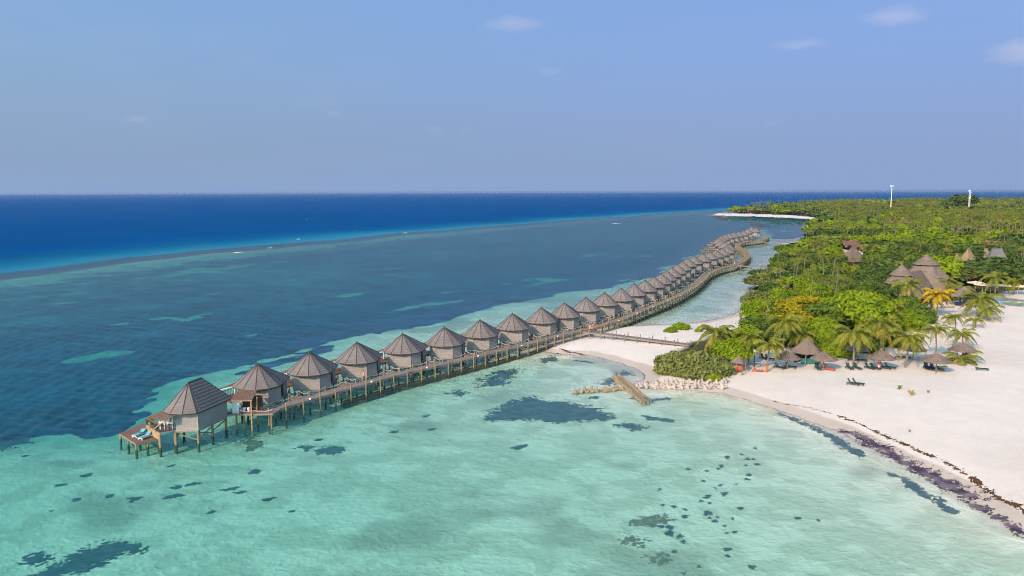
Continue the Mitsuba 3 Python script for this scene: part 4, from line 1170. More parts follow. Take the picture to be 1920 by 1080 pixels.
for x, y, sp in pts:
    if TIP.contains(Point(x, y)) or GLADE.contains(Point(x, y)):
        continue
    if all((x - c[0]) ** 2 + (y - c[1]) ** 2 > rr ** 2 for c, rr in HALLS + NAMED_P):
        keep.append((x, y, sp))
keep.sort(key=lambda q: math.hypot(q[0], q[1]))
P = np.array(keep)
PZ = ground_z(P[:, 0], P[:, 1]) - .1
tone_n, dens = nfbm(P[:, 0] * .021, P[:, 1] * .021, 3, 41), nfbm(P[:, 0] * .012 + 7, P[:, 1] * .012, 3, 43)
edge_d = poly_distance(GROVE, P[:, 0], P[:, 1])
hmul = .42 + 1.15 * nfbm(P[:, 0] * .03, P[:, 1] * .03, 3, 45)
n_tree = n_palm = n_rest = 0
for i, (x, y, sp) in enumerate(keep):
    d = math.hypot(x, y)
    if edge_d[i] < 5 and d > 900:
        is_palm = r.random() < .35
    else:
        is_palm = r.random() < np.clip(.12 + 1.8 * (dens[i] - .45) + (.22 if d > 500 else 0), .05, .6)
    tn = tone_n[i] + r.uniform(-.17, .17)
    tone = 'lime' if tn > .62 else 'green' if tn > .49 else 'olive' if tn > .43 else 'dark'
    if r.random() < .05 and d > 260:
        tone = 'rust' if d > 420 else 'gold'
    edge = np.clip(.55 + edge_d[i] / 30, .55, 1)
    zone = 'beside the channel' if x < 150 and d < 420 else 'behind the beach' if d < 300 else 'behind the thatched halls' if d < 480 else 'in the middle of the island forest'
    look = {'lime': 'bright lime', 'green': 'mid green', 'olive': 'olive green', 'dark': 'dark green', 'rust': 'brownish', 'gold': 'yellow-green'}[tone]
    if is_palm:
        g, s = f'group_palm_{r.integers(4)}', (.72 + .35 * r.random()) * (1.12 if d > 500 else .8)
        s = (s, s, s * edge)
        if n_palm < 120:
            n_palm += 1
            plant('forest_palm', f'coconut palm rising out of the trees {zone}', 'palm tree', g, x, y, r.uniform(0, 360), s, f'palms {zone}', PZ[i])
        else:
            n_rest += 1
            plant('forest', None, None, g, x, y, r.uniform(0, 360), s, z=PZ[i], key=f'forest__{n_rest:04d}')
        continue
    kd = 'near' if d < 265 else 'mid' if d < 620 else 'far'
    if kd == 'near' and tone in ('rust',):
        tone = 'olive'
    gs = GROUPS.get((kd, tone)) or GROUPS[(kd, 'olive')]
    base = {'near': 9.2, 'mid': 10, 'far': 11.2}[kd]
    w = sp * 1.58 / base * r.choice([.62, .8, 1.0, 1.25, 1.65], p=[.2, .25, .25, .2, .1])
    hgt = hmul[i] * edge * r.uniform(.8, 1.15) * {'near': 1.0, 'mid': 1.0, 'far': 1.15}[kd]
    if n_tree < 280:
        n_tree += 1
        plant('tree', f'{look} tree standing {zone}', 'tree', gs[r.integers(len(gs))], x, y, r.uniform(0, 360), (w, w, hgt), f'{look} trees {zone}', PZ[i])
    else:
        n_rest += 1
        plant('forest', None, None, gs[r.integers(len(gs))], x, y, r.uniform(0, 360), (w, w, hgt), z=PZ[i], key=f'forest__{n_rest:04d}')
tag('forest', 'far green forest of broadleaf trees and palms covering the island to the horizon', 'forest', kind='stuff')

# ------------------------------------------------------------------ thatched buildings of the island
scene['mat_thatch'] = diffuse(grain((.135, .102, .080), (.235, .188, .152), 5, 5, 2.0, .5))
scene['mat_thatch_new'] = diffuse(grain((.230, .165, .090), (.340, .255, .150), 5, 5, 2.0, .5))
scene['mat_thatch_grey'] = diffuse(grain((.120, .120, .122), (.200, .198, .198), 5, 5, 2.0, .5))
scene['mat_tile'] = diffuse(grain((.170, .095, .070), (.260, .165, .125), 4, 4, 2.0, .5))
scene['mat_tile_pale'] = diffuse(grain((.330, .230, .150), (.430, .320, .225), 4, 4, 2.0, .5))
scene['mat_plaster'] = flat(.42, .40, .36, .8)
scene['mat_stone'] = diffuse(grain((.330, .315, .280), (.450, .430, .390), 2, 2, 2, .5))


def thatch_cone(R, z0, z1, seed=0, n=28, tiers=7, shag=.16, sides=None):
    """A thatched cone (or a pyramid with that many sides): overlapping shaggy tiers and a ragged fringe."""
    r = np.random.default_rng(seed)
    V, F = [], []
    ang = np.linspace(0, 2 * np.pi, n, endpoint=False)
    shape = np.ones(n)
    if sides:
        w = 2 * np.pi / sides
        shape = math.cos(w / 2) / np.cos((ang % w) - w / 2)
    for k in range(tiers):
        a, b = k / tiers, (k + 1) / tiers + .03
        rt, rb = R * max(a, .015), R * b
        zt, zb = z1 + (z0 - z1) * a, z1 + (z0 - z1) * b + .06
        o = len(V)
        jag = 1 + (r.uniform(-shag, shag, n) * .25) / max(b, .2) * .5
        dz = r.uniform(-.5, .2, n) * shag
        V += [[rt * shape[i] * math.cos(t), rt * shape[i] * math.sin(t), zt] for i, t in enumerate(ang)]
        V += [[rb * shape[i] * jag[i] * math.cos(t), rb * shape[i] * jag[i] * math.sin(t), zb + dz[i]] for i, t in enumerate(ang)]
        V += [[rb * .95 * shape[i] * math.cos(t), rb * .95 * shape[i] * math.sin(t), zb - .12] for i, t in enumerate(ang)]
        for i in range(n):
            j = (i + 1) % n
            F += [[o + i, o + n + i, o + n + j], [o + i, o + n + j, o + j], [o + n + i, o + 2 * n + i, o + 2 * n + j], [o + n + i, o + 2 * n + j, o + n + j]]
    return mesh(V, F)


def hall(label, px, base_py, R, z_eave, z_apex, cap, sides, seed, mat='mat_thatch', cat='hall', name='thatched_hall'):
    c = at(px, base_py, .8)
    z = float(ground_z(c[0], c[1])[0])
    t = thing(name, label, cat)
    zc = z_apex - (z_apex - z_eave) * cap[0]
    put('roof', mikit.ply(thatch_cone(R, z_eave, z_apex - .25, seed, 40, 12, .22, sides), mat, smooth=30), t, M(c[0], c[1]))
    if cap[0]:
        put('cap_roof', mikit.ply(thatch_cone(R * cap[0] * cap[1], zc, z_apex, seed + 1, 28, 5, .16), mat, smooth=30), t, M(c[0], c[1]))
    ring = np.linspace(0, 2 * np.pi, 13)[:-1]
    put('wall', mikit.ply(tube([[0, 0, z - .3], [0, 0, z_eave + .3]], R * .72, 16), 'mat_plaster'), t, M(c[0], c[1]))
    for a in ring:
        put('post', mikit.ply(tube([[R * .86 * math.cos(a), R * .86 * math.sin(a), z - .3], [R * .86 * math.cos(a), R * .86 * math.sin(a), z_eave + .35]], .14, 6), 'mat_hip'), t, M(c[0], c[1]))
    return c


c1 = hall('large thatched hall with two-tiered conical roof, the right and taller cone', 1733, 556, 11.0, 3.2, 14.2, (.28, 1.25), 8, 3)
c0 = hall('thatched hall with two-tiered conical roof, the left and lower cone', 1687, 568, 8.0, 3.2, 12.4, (.34, 1.22), 8, 5)
lk = thing('link_roof', 'thatched ridge roof joining the two thatched cones', 'roof')
m0, m1 = np.array([*c0[:2], 9.2]) * .5 + np.array([*c1[:2], 9.2]) * .5, None
ax = (c1 - c0)[:2] / np.linalg.norm((c1 - c0)[:2])
sd_ = np.array([-ax[1], ax[0]])


def L3(u, v, z):
    return np.array([*(c0[:2] + ax * u + sd_ * v), z])


Lc = np.linalg.norm((c1 - c0)[:2])
put('slope', mikit.ply(facet(L3(0, 0, 9.6), L3(Lc, 0, 9.6), L3(Lc, -5, 4.6), L3(0, -5, 4.6), .7, .12), 'mat_thatch'), lk)
put('slope', mikit.ply(facet(L3(Lc, 0, 9.6), L3(0, 0, 9.6), L3(0, 5, 4.6), L3(Lc, 5, 4.6), .7, .12), 'mat_thatch'), lk)


def hip_house(label, px, py, length, depth, z_eave, z_ridge, rot, mat, ridge=.45, name='thatched_hut', walls='mat_hip'):
    c = at(px, py, .8)
    z = float(ground_z(c[0], c[1])[0])
    t = thing(name, label, 'hut')
    W = M(c[0], c[1], 0, rot)
    a, b = length / 2, depth / 2
    e = a * ridge
    A, B = (-e, 0, z_ridge), (e, 0, z_ridge)
    C = [(-a, -b, z_eave), (a, -b, z_eave), (a, b, z_eave), (-a, b, z_eave)]
    for k, f in enumerate((facet(A, B, C[1], C[0], .5, .08), facet(B, B, C[2], C[1], .5, .08), facet(B, A, C[3], C[2], .5, .08), facet(A, A, C[0], C[3], .5, .08))):
        put('roof_slope', mikit.ply(f, mat), t, W)
    put('ridge', mikit.ply(join([tube([np.array(A) - [.2, 0, 0], np.array(B) + [.2, 0, 0]], .22, 6)]), mat), t, W)
    put('wall', mikit.ply(box(-a * .84, a * .84, -b * .84, b * .84, z - .3, z_eave + .2), walls), t, W)
    return t


hip_house('brown steep-ridged hut among the trees left of the thatched hall', 1598, 501, 9.4, 8.0, 3.4, 9.4, 20, 'mat_thatch', .25)
hip_house('small straw-coloured hut roof right of the thatched hall, the left one of two', 1792, 518, 5.8, 5.2, 4.2, 9.4, 30, 'mat_thatch_new', .1)
hip_house('straw-coloured hut roof right of the thatched hall, the larger right one of two', 1813, 516, 7.2, 6.6, 4.2, 11.2, 30, 'mat_thatch_new', .15)
hip_house('grey hip-roofed hut near the right edge among palms', 1866, 516, 9, 7, 4.4, 11.2, -10, 'mat_thatch_grey', .4)
hip_house('small straw hut roof just left of the grey hip-roofed hut', 1846, 506, 5, 5, 4.4, 9.8, 15, 'mat_thatch_new', .2)

# the long low building with rows of pale ridges
c = at(1618, 484, 1.5)
lr = thing('long_roof', 'long low building with rows of pale pinkish tiled ridges among the trees', 'building')
W = M(c[0], c[1], 0, 24)
for k in range(5):
    y0 = (k - 2) * 5.2
    z = 5.4 + .6 * k
    put('roof_row', mikit.ply(join([facet((-9, y0, z + 1.6), (10, y0, z + 1.6), (10.6, y0 - 3.0, z), (-9.6, y0 - 3.0, z), .6, .10), facet((10, y0, z + 1.6), (-9, y0, z + 1.6), (-9.6, y0 + 2.4, z), (10.6, y0 + 2.4, z), .6, .10)]), 'mat_tile'), lr, W)
    put('ridge_board', mikit.ply(bar((-9.6, y0 - 3.1, z - .02), (10.6, y0 - 3.1, z - .02), .55, .35), 'mat_tile_pale'), lr, W)
put('wall', mikit.ply(box(-8.6, 9.4, -12, 12, .5, 5.4), 'mat_plaster'), lr, W)

# ------------------------------------------------------------------ the pool and its terrace
pc = at(1891, 566.5, 1.6)
PZ0 = 1.62
pool = thing('pool', 'round teal swimming pool with a pale curved rim at the right edge', 'pool')
ang = np.linspace(0, 2 * np.pi, 41)[:-1]
RX, RY = 6.2, 12.0
outer = [(pc[0] + (RX + .9) * math.cos(a), pc[1] + (RY + .9) * math.sin(a)) for a in ang]
inner_ = [(pc[0] + RX * math.cos(a), pc[1] + RY * math.sin(a)) for a in ang]
rim_ = trimesh.creation.extrude_polygon(Polygon(outer, [inner_]), 1.5, engine='earcut')
rim_.apply_translation([0, 0, PZ0 - 1.33])
put('rim', mikit.ply(rim_, 'mat_stone'), pool)
scene['mat_pool_floor'] = flat(.050, .200, .180, .6)
put('basin', mikit.ply(slab(inner_, PZ0 - .95, PZ0 - .9), 'mat_pool_floor'), pool)
scene['mat_pool_water'] = {'type': 'thindielectric', 'int_ior': 1.2, 'specular_transmittance': rgb(.72, .93, .92)}
put('water', mikit.ply(mesh([(x, y, PZ0 + .12) for x, y in inner_], [[0, k, k + 1] for k in range(1, 39)]), 'mat_pool_water'), pool)
scene['mat_cream'] = flat(.60, .50, .36, .9)


def parasol(label, x, y, R, zb, mat, h=2.5, group=None):
    t = thing('parasol', label, 'parasol', group)
    a = np.linspace(0, 2 * np.pi, 9)[:-1]
    m = mesh([(0, 0, h + .55)] + [(R * math.cos(q), R * math.sin(q), h) for q in a] + [(R * math.cos(q), R * math.sin(q), h - .18) for q in a],
             [[0, 1 + k, 1 + (k + 1) % 8] for k in range(8)] + [q for k in range(8) for q in ([1 + k, 9 + k, 9 + (k + 1) % 8], [1 + k, 9 + (k + 1) % 8, 1 + (k + 1) % 8])])
    put('canopy', mikit.ply(m, mat), t, M(x, y, zb))
    put('pole', mikit.ply(tube([[0, 0, -.2], [0, 0, h + .5]], .05, 6), 'mat_white'), t, M(x, y, zb))


for i, (x, y) in enumerate(((1841, 549), (1857, 550), (1886, 551), (1828, 545), (1908, 552))):
    p = at(x, y, 1.5)
    parasol(('cream parasol behind the pool, second from the left', 'cream parasol behind the pool, middle of the five', 'cream parasol behind the pool, second from the right', 'cream parasol behind the pool, leftmost of the five', 'cream parasol behind the pool, rightmost of the five')[i], p[0], p[1], 2.6, 1.4, 'mat_cream', 2.8, 'cream parasols behind the pool')
p = at(1806, 572, 1.4)
pv = thing('pavilion', 'low pavilion with shaded open front between the palms beside the pool', 'pavilion')
W = M(p[0], p[1], 1.2, 14)
put('roof', mikit.ply(thatch_cone(5.2, 3.0, 5.6, 8, 30, 6, .2, 4), 'mat_thatch', smooth=30), pv, W)
for a in (45, 135, 225, 315):
    put('post', mikit.ply(tube([[4.2 * math.cos(math.radians(a)), 4.2 * math.sin(math.radians(a)), -.4], [4.2 * math.cos(math.radians(a)), 4.2 * math.sin(math.radians(a)), 3.3]], .15, 6), 'mat_hip'), pv, W)
put('counter', mikit.ply(box(-2.4, 2.4, -.4, .6, -.3, 1.1), 'mat_navy'), pv, W)
tw = thing('terrace_wall', 'low dark timber edge of the hall terrace along the sand', 'wall')
a, b = at(1722, 579, 1.4), at(1790, 577, 1.4)
for k in range(14):
    q0, q1 = a + (b - a) * k / 14, a + (b - a) * (k + .93) / 14
    put('board', mikit.ply(bar((q0[0], q0[1], 1.45), (q1[0], q1[1], 1.45), .12, .75), 'mat_deck'), tw)
p = at(1740, 581, 1.4)
cl = thing('folded_parasol', 'closed white parasol standing by the terrace edge', 'parasol')
put('canopy', mikit.ply(trimesh.creation.revolve([(0, 2.9), (.12, 2.7), (.45, 1.2), (.32, .9), (0, .95)], sections=10), 'mat_white', smooth=40), cl, M(p[0], p[1], 1.2))
put('pole', mikit.ply(tube([[0, 0, -.3], [0, 0, 3.0]], .05, 6), 'mat_iron'), cl, M(p[0], p[1], 1.2))

# ------------------------------------------------------------------ straw umbrellas, loungers and other things on the beach
UMB = Shapes()
UMB['canopy'] = mikit.ply(thatch_cone(2.38, 2.15, 3.55, 4, 40, 6, .30), 'mat_thatch', smooth=30)
UMB['canopy__top_knot'] = mikit.ply(tube([[0, 0, 3.4], [0, 0, 3.85]], [.14, .07], 7), 'mat_thatch_new')
UMB['pole'] = mikit.ply(tube([[0, 0, -.4], [0, 0, 3.4]], .09, 7), 'mat_post', smooth=40)
UMB['rib'] = mikit.ply(join([tube([[0, 0, 3.3], [2.15 * math.cos(a), 2.15 * math.sin(a), 2.12]], .035, 4) for a in np.linspace(0, 6.283, 9)[:-1]]), 'mat_post')
for i, (x, y, sc, lab) in enumerate(((1476, 692, .98, 'straw beach umbrella in front of the tall palm, leftmost of the round ones'), (1543.5, 695, 1.0, 'straw beach umbrella with a green lounger and a red chair under it'),
                                     (1606, 676, .95, 'straw beach umbrella in the shade behind the palm with two dark loungers'), (1650.5, 695, 1.06, 'straw beach umbrella with four dark green loungers in front'),
                                     (1712, 678, 1.0, 'straw beach umbrella half hidden behind the leaning palm'), (1754.5, 702, 1.06, 'straw beach umbrella with two navy loungers'), (1804, 680, 1.05, 'straw beach umbrella behind the low stemless palm'))):
    p = at(x, y, 1.1)
    z = float(ground_z(p[0], p[1])[0])
    t = thing('straw_umbrella', lab, 'beach umbrella', 'straw umbrellas on the beach')
    UMB.place(t, M(p[0], p[1], z, i * 40, sc))

p = at(1384, 697, 1.1)
z = float(ground_z(p[0], p[1])[0])
hut = thing('beach_shelter', 'small straw-roofed shelter on four posts with a red cloth inside', 'shelter')
W = M(p[0], p[1], z, 12)
put('roof', mikit.ply(thatch_cone(1.75, 2.0, 3.2, 14, 32, 5, .26, 4), 'mat_thatch', smooth=30), hut, W)
for sx, sy in ((-1, -1), (1, -1), (1, 1), (-1, 1)):
    put('post', mikit.ply(tube([[sx * .95, sy * .95, -.3], [sx * .95, sy * .95, 2.2]], .07, 6), 'mat_post'), hut, W)
k = put('red_cloth', mikit.ply(join([bar((-.7, -.3, .85), (.6, -.3, 1.05), .1, .6), box(-.7, .6, -.25, .6, .35, .45)]), 'mat_orange'), None, W)
tag(k, 'orange-red cloth hung in the small straw-roofed shelter', 'cloth')

p = at(1511, 681, 1.1)
z = float(ground_z(p[0], p[1])[0])
bar_hut = thing('beach_bar', 'open straw-roofed beach bar with teal counter behind the umbrellas', 'bar')
W = M(p[0], p[1], z, 8)
put('roof', mikit.ply(thatch_cone(3.3, 2.25, 4.9, 24, 40, 9, .30, 6), 'mat_thatch', smooth=30), bar_hut, W)
put('counter', mikit.ply(join([box(-1.6, 1.9, -1.5, -1.0, 0, 1.0), box(-1.7, 2.0, -1.6, -.9, 1.0, 1.08)]), 'mat_teal'), bar_hut, W)
put('back_wall', mikit.ply(box(-2.0, 2.0, .9, 1.05, 0, 2.4), 'mat_dark'), bar_hut, W)
for a in range(0, 360, 60):
    put('post', mikit.ply(tube([[2.5 * math.cos(math.radians(a)), 2.5 * math.sin(math.radians(a)), -.3], [2.5 * math.cos(math.radians(a)), 2.5 * math.sin(math.radians(a)), 2.6]], .09, 6), 'mat_post'), bar_hut, W)


def lounger_shapes(mat, up=48):
    s = Shapes()
    s['frame'] = mikit.ply(join([box(-1.0, .95, y - .035, y + .035, .28, .36) for y in (-.30, .30)] + [box(x - .03, x + .03, -.3, .3, .29, .35) for x in (-.95, .35, .9)]), mat)
    s['seat'] = mikit.ply(join([box(-.98 + .15 * k, -.98 + .15 * k + .12, -.29, .29, .36, .39) for k in range(9)]), mat)
    bk = join([box(.13 * k, .13 * k + .11, -.29, .29, 0, .03) for k in range(6)] + [box(0, .8, y - .03, y + .03, -.04, 0) for y in (-.27, .27)])
    bk.apply_transform(trimesh.transformations.rotation_matrix(-math.radians(up), [0, 1, 0]))
    bk.apply_translation([.36, 0, .37])
    s['backrest'] = mikit.ply(bk, mat)
    for k, (x, y) in enumerate(((-.85, -.29), (-.85, .29), (.8, -.29), (.8, .29))):
        s[f'leg{k}'] = mikit.ply(box(x - .035, x + .035, y - .035, y + .035, -.02, .29), mat)
    return s


LG, LN, LR, LD = lounger_shapes('mat_lounger_green', 55), lounger_shapes('mat_navy', 55), lounger_shapes('mat_red', 60), lounger_shapes('mat_dark', 50)
LOW = lounger_shapes('mat_lounger_green', 16)
for x, y, rot, sh, lab in (
        (1592.5, 693.5, 98, LG, 'dark green lounger left of the upright palm on the beach'), (1607, 693.5, 105, LG, 'dark green lounger right of the upright palm on the beach'),
        (1630, 693.5, 120, LG, 'dark green lounger, leftmost of four at the straw umbrella'), (1640, 694, 122, LG, 'dark green lounger, second of four at the straw umbrella'),
        (1658.5, 693.8, 140, LG, 'dark green lounger, third of four at the straw umbrella'), (1668, 693.4, 142, LG, 'dark green lounger, rightmost of four at the straw umbrella'),
        (1599, 722.5, 142, LG, 'dark green lounger near the water, left one of the pair alone on the open sand'), (1608, 722.2, 142, LG, 'dark green lounger near the water, right one of the pair alone on the open sand'),
        (1737, 693.5, 75, LN, 'navy lounger under the straw umbrella, the left one of two'), (1748.5, 695, 80, LN, 'navy lounger under the straw umbrella, the right one of two'),
        (1841, 697, 165, LOW, 'lone dark green lounger lying flat at the right on the open sand'),
        (1688, 674.5, 160, LD, 'dark lounger left of the leaning palm, the left one of two'), (1696, 674.5, 158, LD, 'dark lounger left of the leaning palm, the right one of two'),
        (1462, 691.5, 135, LD, 'dark lounger left of the pole of the leftmost straw umbrella'), (1482, 690.8, 150, LD, 'dark lounger right of the pole of the leftmost straw umbrella'),
        (1432, 674.5, 110, LD, 'dark lounger in the shade behind the leaning palm, the left one'), (1443, 675.5, 140, LD, 'dark lounger in the shade behind the leaning palm, the right one'),
        (1533.5, 694, 88, LG, 'dark green lounger beside the red chair under the straw umbrella'), (1554, 695.5, 135, LR, 'red lounger under the straw umbrella beside the dark green one'),
        (1785, 667, 155, LD, 'dark lounger left of the low stemless palm'), (1599, 678.5, 165, LD, 'dark lounger in the deep shade behind the upright palm, the left one'), (1614, 679.5, 160, LD, 'dark lounger in the deep shade behind the upright palm, the right one'),
        (1420, 696.5, 175, LR, 'low red lounger on the sand left of the leaning palm')):
    p = at(x, y, 1.1)
    z = float(ground_z(p[0], p[1])[0])
    t = thing('beach_lounger', lab, 'sun lounger', 'loungers on the beach')
    sh.place(t, M(p[0], p[1], z, rot, 1.08))

TABLE = Shapes()
TABLE['top'] = mikit.ply(tube([[0, 0, .50], [0, 0, .55]], .42, 12), 'mat_hip')
TABLE['leg'] = mikit.ply(tube([[0, 0, 0], [0, 0, .5]], .07, 6), 'mat_hip')
for x, y, lab in ((1648, 693.5, 'round dark table between the four loungers'), (1543.5, 694.5, 'round dark table between the green and the red lounger'), (1473, 691.5, 'round dark table at the pole of the leftmost straw umbrella')):
    p = at(x, y, 1.1)
    TABLE.place(thing('beach_table', lab, 'table', 'tables under the straw umbrellas'), M(p[0], p[1], float(ground_z(p[0], p[1])[0])))

# orange band round the leaning palm's foot, and a dark lamp post beside it
p = at(1437, 697, 1.1)
z = float(ground_z(p[0], p[1])[0])
k = put('palm_wrap', mikit.ply(tube([[.05, 0, .25], [.1, 0, 1.15]], .25, 10), 'mat_orange', smooth=40), None, M(p[0], p[1], z))
tag(k, 'orange wrap round the foot of the leaning palm', 'wrap')
p = at(1414, 692, 1.1)
z = float(ground_z(p[0], p[1])[0])
lp = thing('lamp_post', 'dark lamp post between the bright green tree and the leaning palm', 'lamp post')
put('pole', mikit.ply(tube([[0, 0, -.3], [0, 0, 3.3]], .10, 8), 'mat_dark', smooth=40), lp, M(p[0], p[1], z))
put('lantern', mikit.ply(join([box(-.16, .16, -.16, .16, 3.3, 3.65), box(-.22, .22, -.22, .22, 3.65, 3.72)]), 'mat_white'), lp, M(p[0], p[1], z))
rail = thing('rope_rail', 'low white rail on posts between the lamp post and the leaning palm', 'rail')
a, b = at(1414, 684, 1.5), at(1438, 684, 1.5)
put('bar', mikit.ply(bar((a[0], a[1], 2.0), (b[0], b[1], 2.0), .07), 'mat_white'), rail)
for q in (a, (a + b) / 2, b):
    put('post', mikit.ply(tube([[q[0], q[1], .8], [q[0], q[1], 2.05]], .05, 6), 'mat_post'), rail)

# small plants on the open sand
TUFT = []
for sd in range(3):
    r = np.random.default_rng(sd + 60)
    V = []
    for k in range(26):
        a, h, o = r.uniform(0, 6.28), r.uniform(.25, .75), r.uniform(.1, .55)
        V.append(tube([[0, 0, 0], [o * .5 * math.cos(a), o * .5 * math.sin(a), h * .8], [o * math.cos(a), o * math.sin(a), h * .75]], [.035, .03, .006], 4))
    TUFT.append(mikit.ply(join(V), 'mat_frond_old' if sd else 'mat_frond'))
for i, (x, y, sc, lab) in enumerate(((1686, 730, 1.3, 'yellowish grass tuft on the open sand, the leftmost of three'), (1709, 741, 1.5, 'brownish grass tuft on the open sand, the middle one nearest the water'), (1740, 737, .9, 'small brownish grass tuft on the open sand, the rightmost of three'), (1706, 804, .6, 'tiny dry tuft on the bare sand near the seaweed line'), (1392, 700, .9, 'yellow grass tuft at the foot of the small straw shelter'))):
    p = at(x, y, 1.2)
    k = put('grass_tuft', TUFT[i % 3], None, M(p[0], p[1], float(ground_z(p[0], p[1])[0]), i * 50, sc))
    tag(k, lab, 'grass')
palm_px('young palm sapling in front of the straw umbrella with navy loungers', 1757, 696, 1757, 693, .55, seed=77, n=11, nuts=False)

# ------------------------------------------------------------------ breakwater of concrete blocks and the log groyne
scene['mat_concrete'] = diffuse(grain((.300, .255, .215), (.500, .440, .385), 3, 3, 3, .9))
scene['mat_concrete_stained'] = diffuse(grain((.170, .130, .080), (.380, .310, .220), 2.5, 2.5, 2.5, .9))
scene['mat_old_log'] = diffuse(grain((.150, .120, .078), (.330, .270, .185), 3, 3, 3, .8))


def armour_block(seed):
    """A three-legged concrete breakwater block with a thick stub standing up."""
    import manifold3d as m3
    r = np.random.default_rng(seed)
    legs = []
    for d in [(0, 0, 1)] + [(math.cos(a) * .94, math.sin(a) * .94, -.33) for a in (.3, 2.4, 4.5)]:
        d = np.array(d) + r.uniform(-.06, .06, 3)
        a = m3.Manifold.sphere(.27, 10).translate((0, 0, .42))
        b = m3.Manifold.sphere(.20, 10).translate((d * .55 + [0, 0, .42]).tolist())
        legs.append(m3.Manifold.batch_hull([a, b]))
    m = m3.Manifold.batch_boolean(legs, m3.OpType.Add)
    g = m.to_mesh()
    return mesh(g.vert_properties[:, :3], g.tri_verts)


BLOCK = [armour_block(k) for k in range(3)]
BW = [mikit.ply(b, 'mat_concrete', smooth=35) for b in BLOCK]
BS = [mikit.ply(b, 'mat_concrete_stained', smooth=35) for b in BLOCK]
r = np.random.default_rng(12)


def blocks(px0, px1, n, shapes, zoff, sc, label, group, wild=1.0):
    a, b = at(*px0, .3), at(*px1, .3)
    for k in range(n):
        q = a + (b - a) * (k + r.uniform(-.12, .12)) / max(n - 1, 1)
        z = max(float(ground_z(q[0], q[1])[0]), -.7 if zoff > -1 else -.3) + zoff + r.uniform(-.22, .08) * wild
        q = q + np.array([r.uniform(-.3, .3) * wild, r.uniform(-.45, .45) * wild, 0])
        key = put('breakwater_block', shapes[r.integers(3)], None, T().translate([float(q[0]), float(q[1]), float(z + .4)]).rotate([0, 0, 1], float(r.uniform(0, 360))).rotate([1, 0, 0], float(r.uniform(-40, 40) * wild)).translate([0, 0, -.4]).scale(float(sc * r.uniform(.8, 1.15))))
        tag(key, label, 'concrete block', group)


blocks((1196, 724), (1356, 727.5), 24, BW, -.1, 1.05, 'pale concrete breakwater block in the lower row at the edge of the beach', 'pale blocks, lower row')
blocks((1212, 719), (1362, 721.5), 21, BW, -.1, 1.0, 'pale concrete breakwater block in the upper row at the edge of the beach', 'pale blocks, upper row')
blocks((1076, 732), (1172, 727), 17, BS, .02, 1.0, 'brown stained concrete block in the line reaching out into the lagoon', 'stained blocks of the breakwater')
blocks((1151, 707), (1207, 754), 20, BS, -.02, .72, 'stained concrete block in the left row beside the log groyne', 'stained blocks, left side of the groyne', .3)
blocks((1160, 704), (1216, 752), 18, BS, .02, .72, 'stained concrete block in the right row beside the log groyne', 'stained blocks, right side of the groyne', .3)
gr = thing('log_groyne', 'weathered log groyne crossing the breakwater into the lagoon', 'groyne')
a, b = at(1155, 704.5, .3), at(1212, 753, .3)
L = np.linalg.norm(b - a)
d = (b - a) / L
lft = np.array([-d[1], d[0], 0])
for k in range(4):
    n = int(L / 4.2)
    for s in range(n):
        q0, q1 = a + d * L * (s + .03 * k) / n + lft * (k - 1.5) * .46, a + d * L * (s + .97 + .03 * k) / n + lft * (k - 1.5) * .46
        put('log', mikit.ply(tube([[q0[0], q0[1], .30 + .14 * (k % 2) + r.uniform(-.05, .05)], [q1[0], q1[1], .30 + .14 * (k % 2) + r.uniform(-.05, .05)]], .13, 7), 'mat_old_log', smooth=40), gr)

# ------------------------------------------------------------------ people
def person_mesh(stride=.22, arm=.25):
    import manifold3d as m3
    J = {'hip': (0, 0, .92), 'chest': (.02, 0, 1.32), 'neck': (.02, 0, 1.50), 'head': (.05, 0, 1.64)}
    B = [('hip', .13, 'chest', .155), ('chest', .10, 'neck', .055), ('neck', .055, 'head', .06)]
    parts = []

    def bone(p, rp, q, rq):
        parts.append(m3.Manifold.batch_hull([m3.Manifold.sphere(rp, 12).translate(tuple(map(float, p))), m3.Manifold.sphere(rq, 12).translate(tuple(map(float, q)))]))
    for p, rp, q, rq in B:
        bone(J[p], rp, J[q], rq)
    parts.append(m3.Manifold.batch_hull([m3.Manifold.sphere(.095, 14).translate((.05, 0, 1.67)), m3.Manifold.sphere(.075, 14).translate((.075, 0, 1.60))]))
    bone((.03, -.17, 1.40), .06, (.03, .17, 1.40), .06)
    for s in (-1, 1):
        k, f = s * stride, s * stride * 1.9
        bone((0, .085 * s, .90), .095, (k * .8 + .05, .09 * s, .48), .062)
        bone((k * .8 + .05, .09 * s, .48), .062, (f * .8, .09 * s, .08), .042)
        bone((f * .8 - .03, .09 * s, .045), .042, (f * .8 + .15, .10 * s, .03), .03)
        sw = -s * arm
        bone((.03, .19 * s, 1.40), .052, (.02 + sw * .5, .24 * s, 1.12), .04)
        bone((.02 + sw * .5, .24 * s, 1.12), .04, (.08 + sw, .25 * s, .88), .03)
        h = np.array([.08 + sw, .25 * s, .88])
        bone(h, .032, h + [.02, 0, -.07], .036)
        for q in range(4):
            bone(h + [.035 - .022 * q, .01, -.09], .011, h + [.04 - .022 * q, -.012 * s, -.165 + .008 * abs(q - 1)], .008)
        bone(h + [.035, -.01 * s, -.03], .012, h + [.075, -.02 * s, -.09], .009)
    m = m3.Manifold.batch_boolean(parts, m3.OpType.Add)
    g = m.to_mesh()
    return mesh(g.vert_properties[:, :3], g.tri_verts)


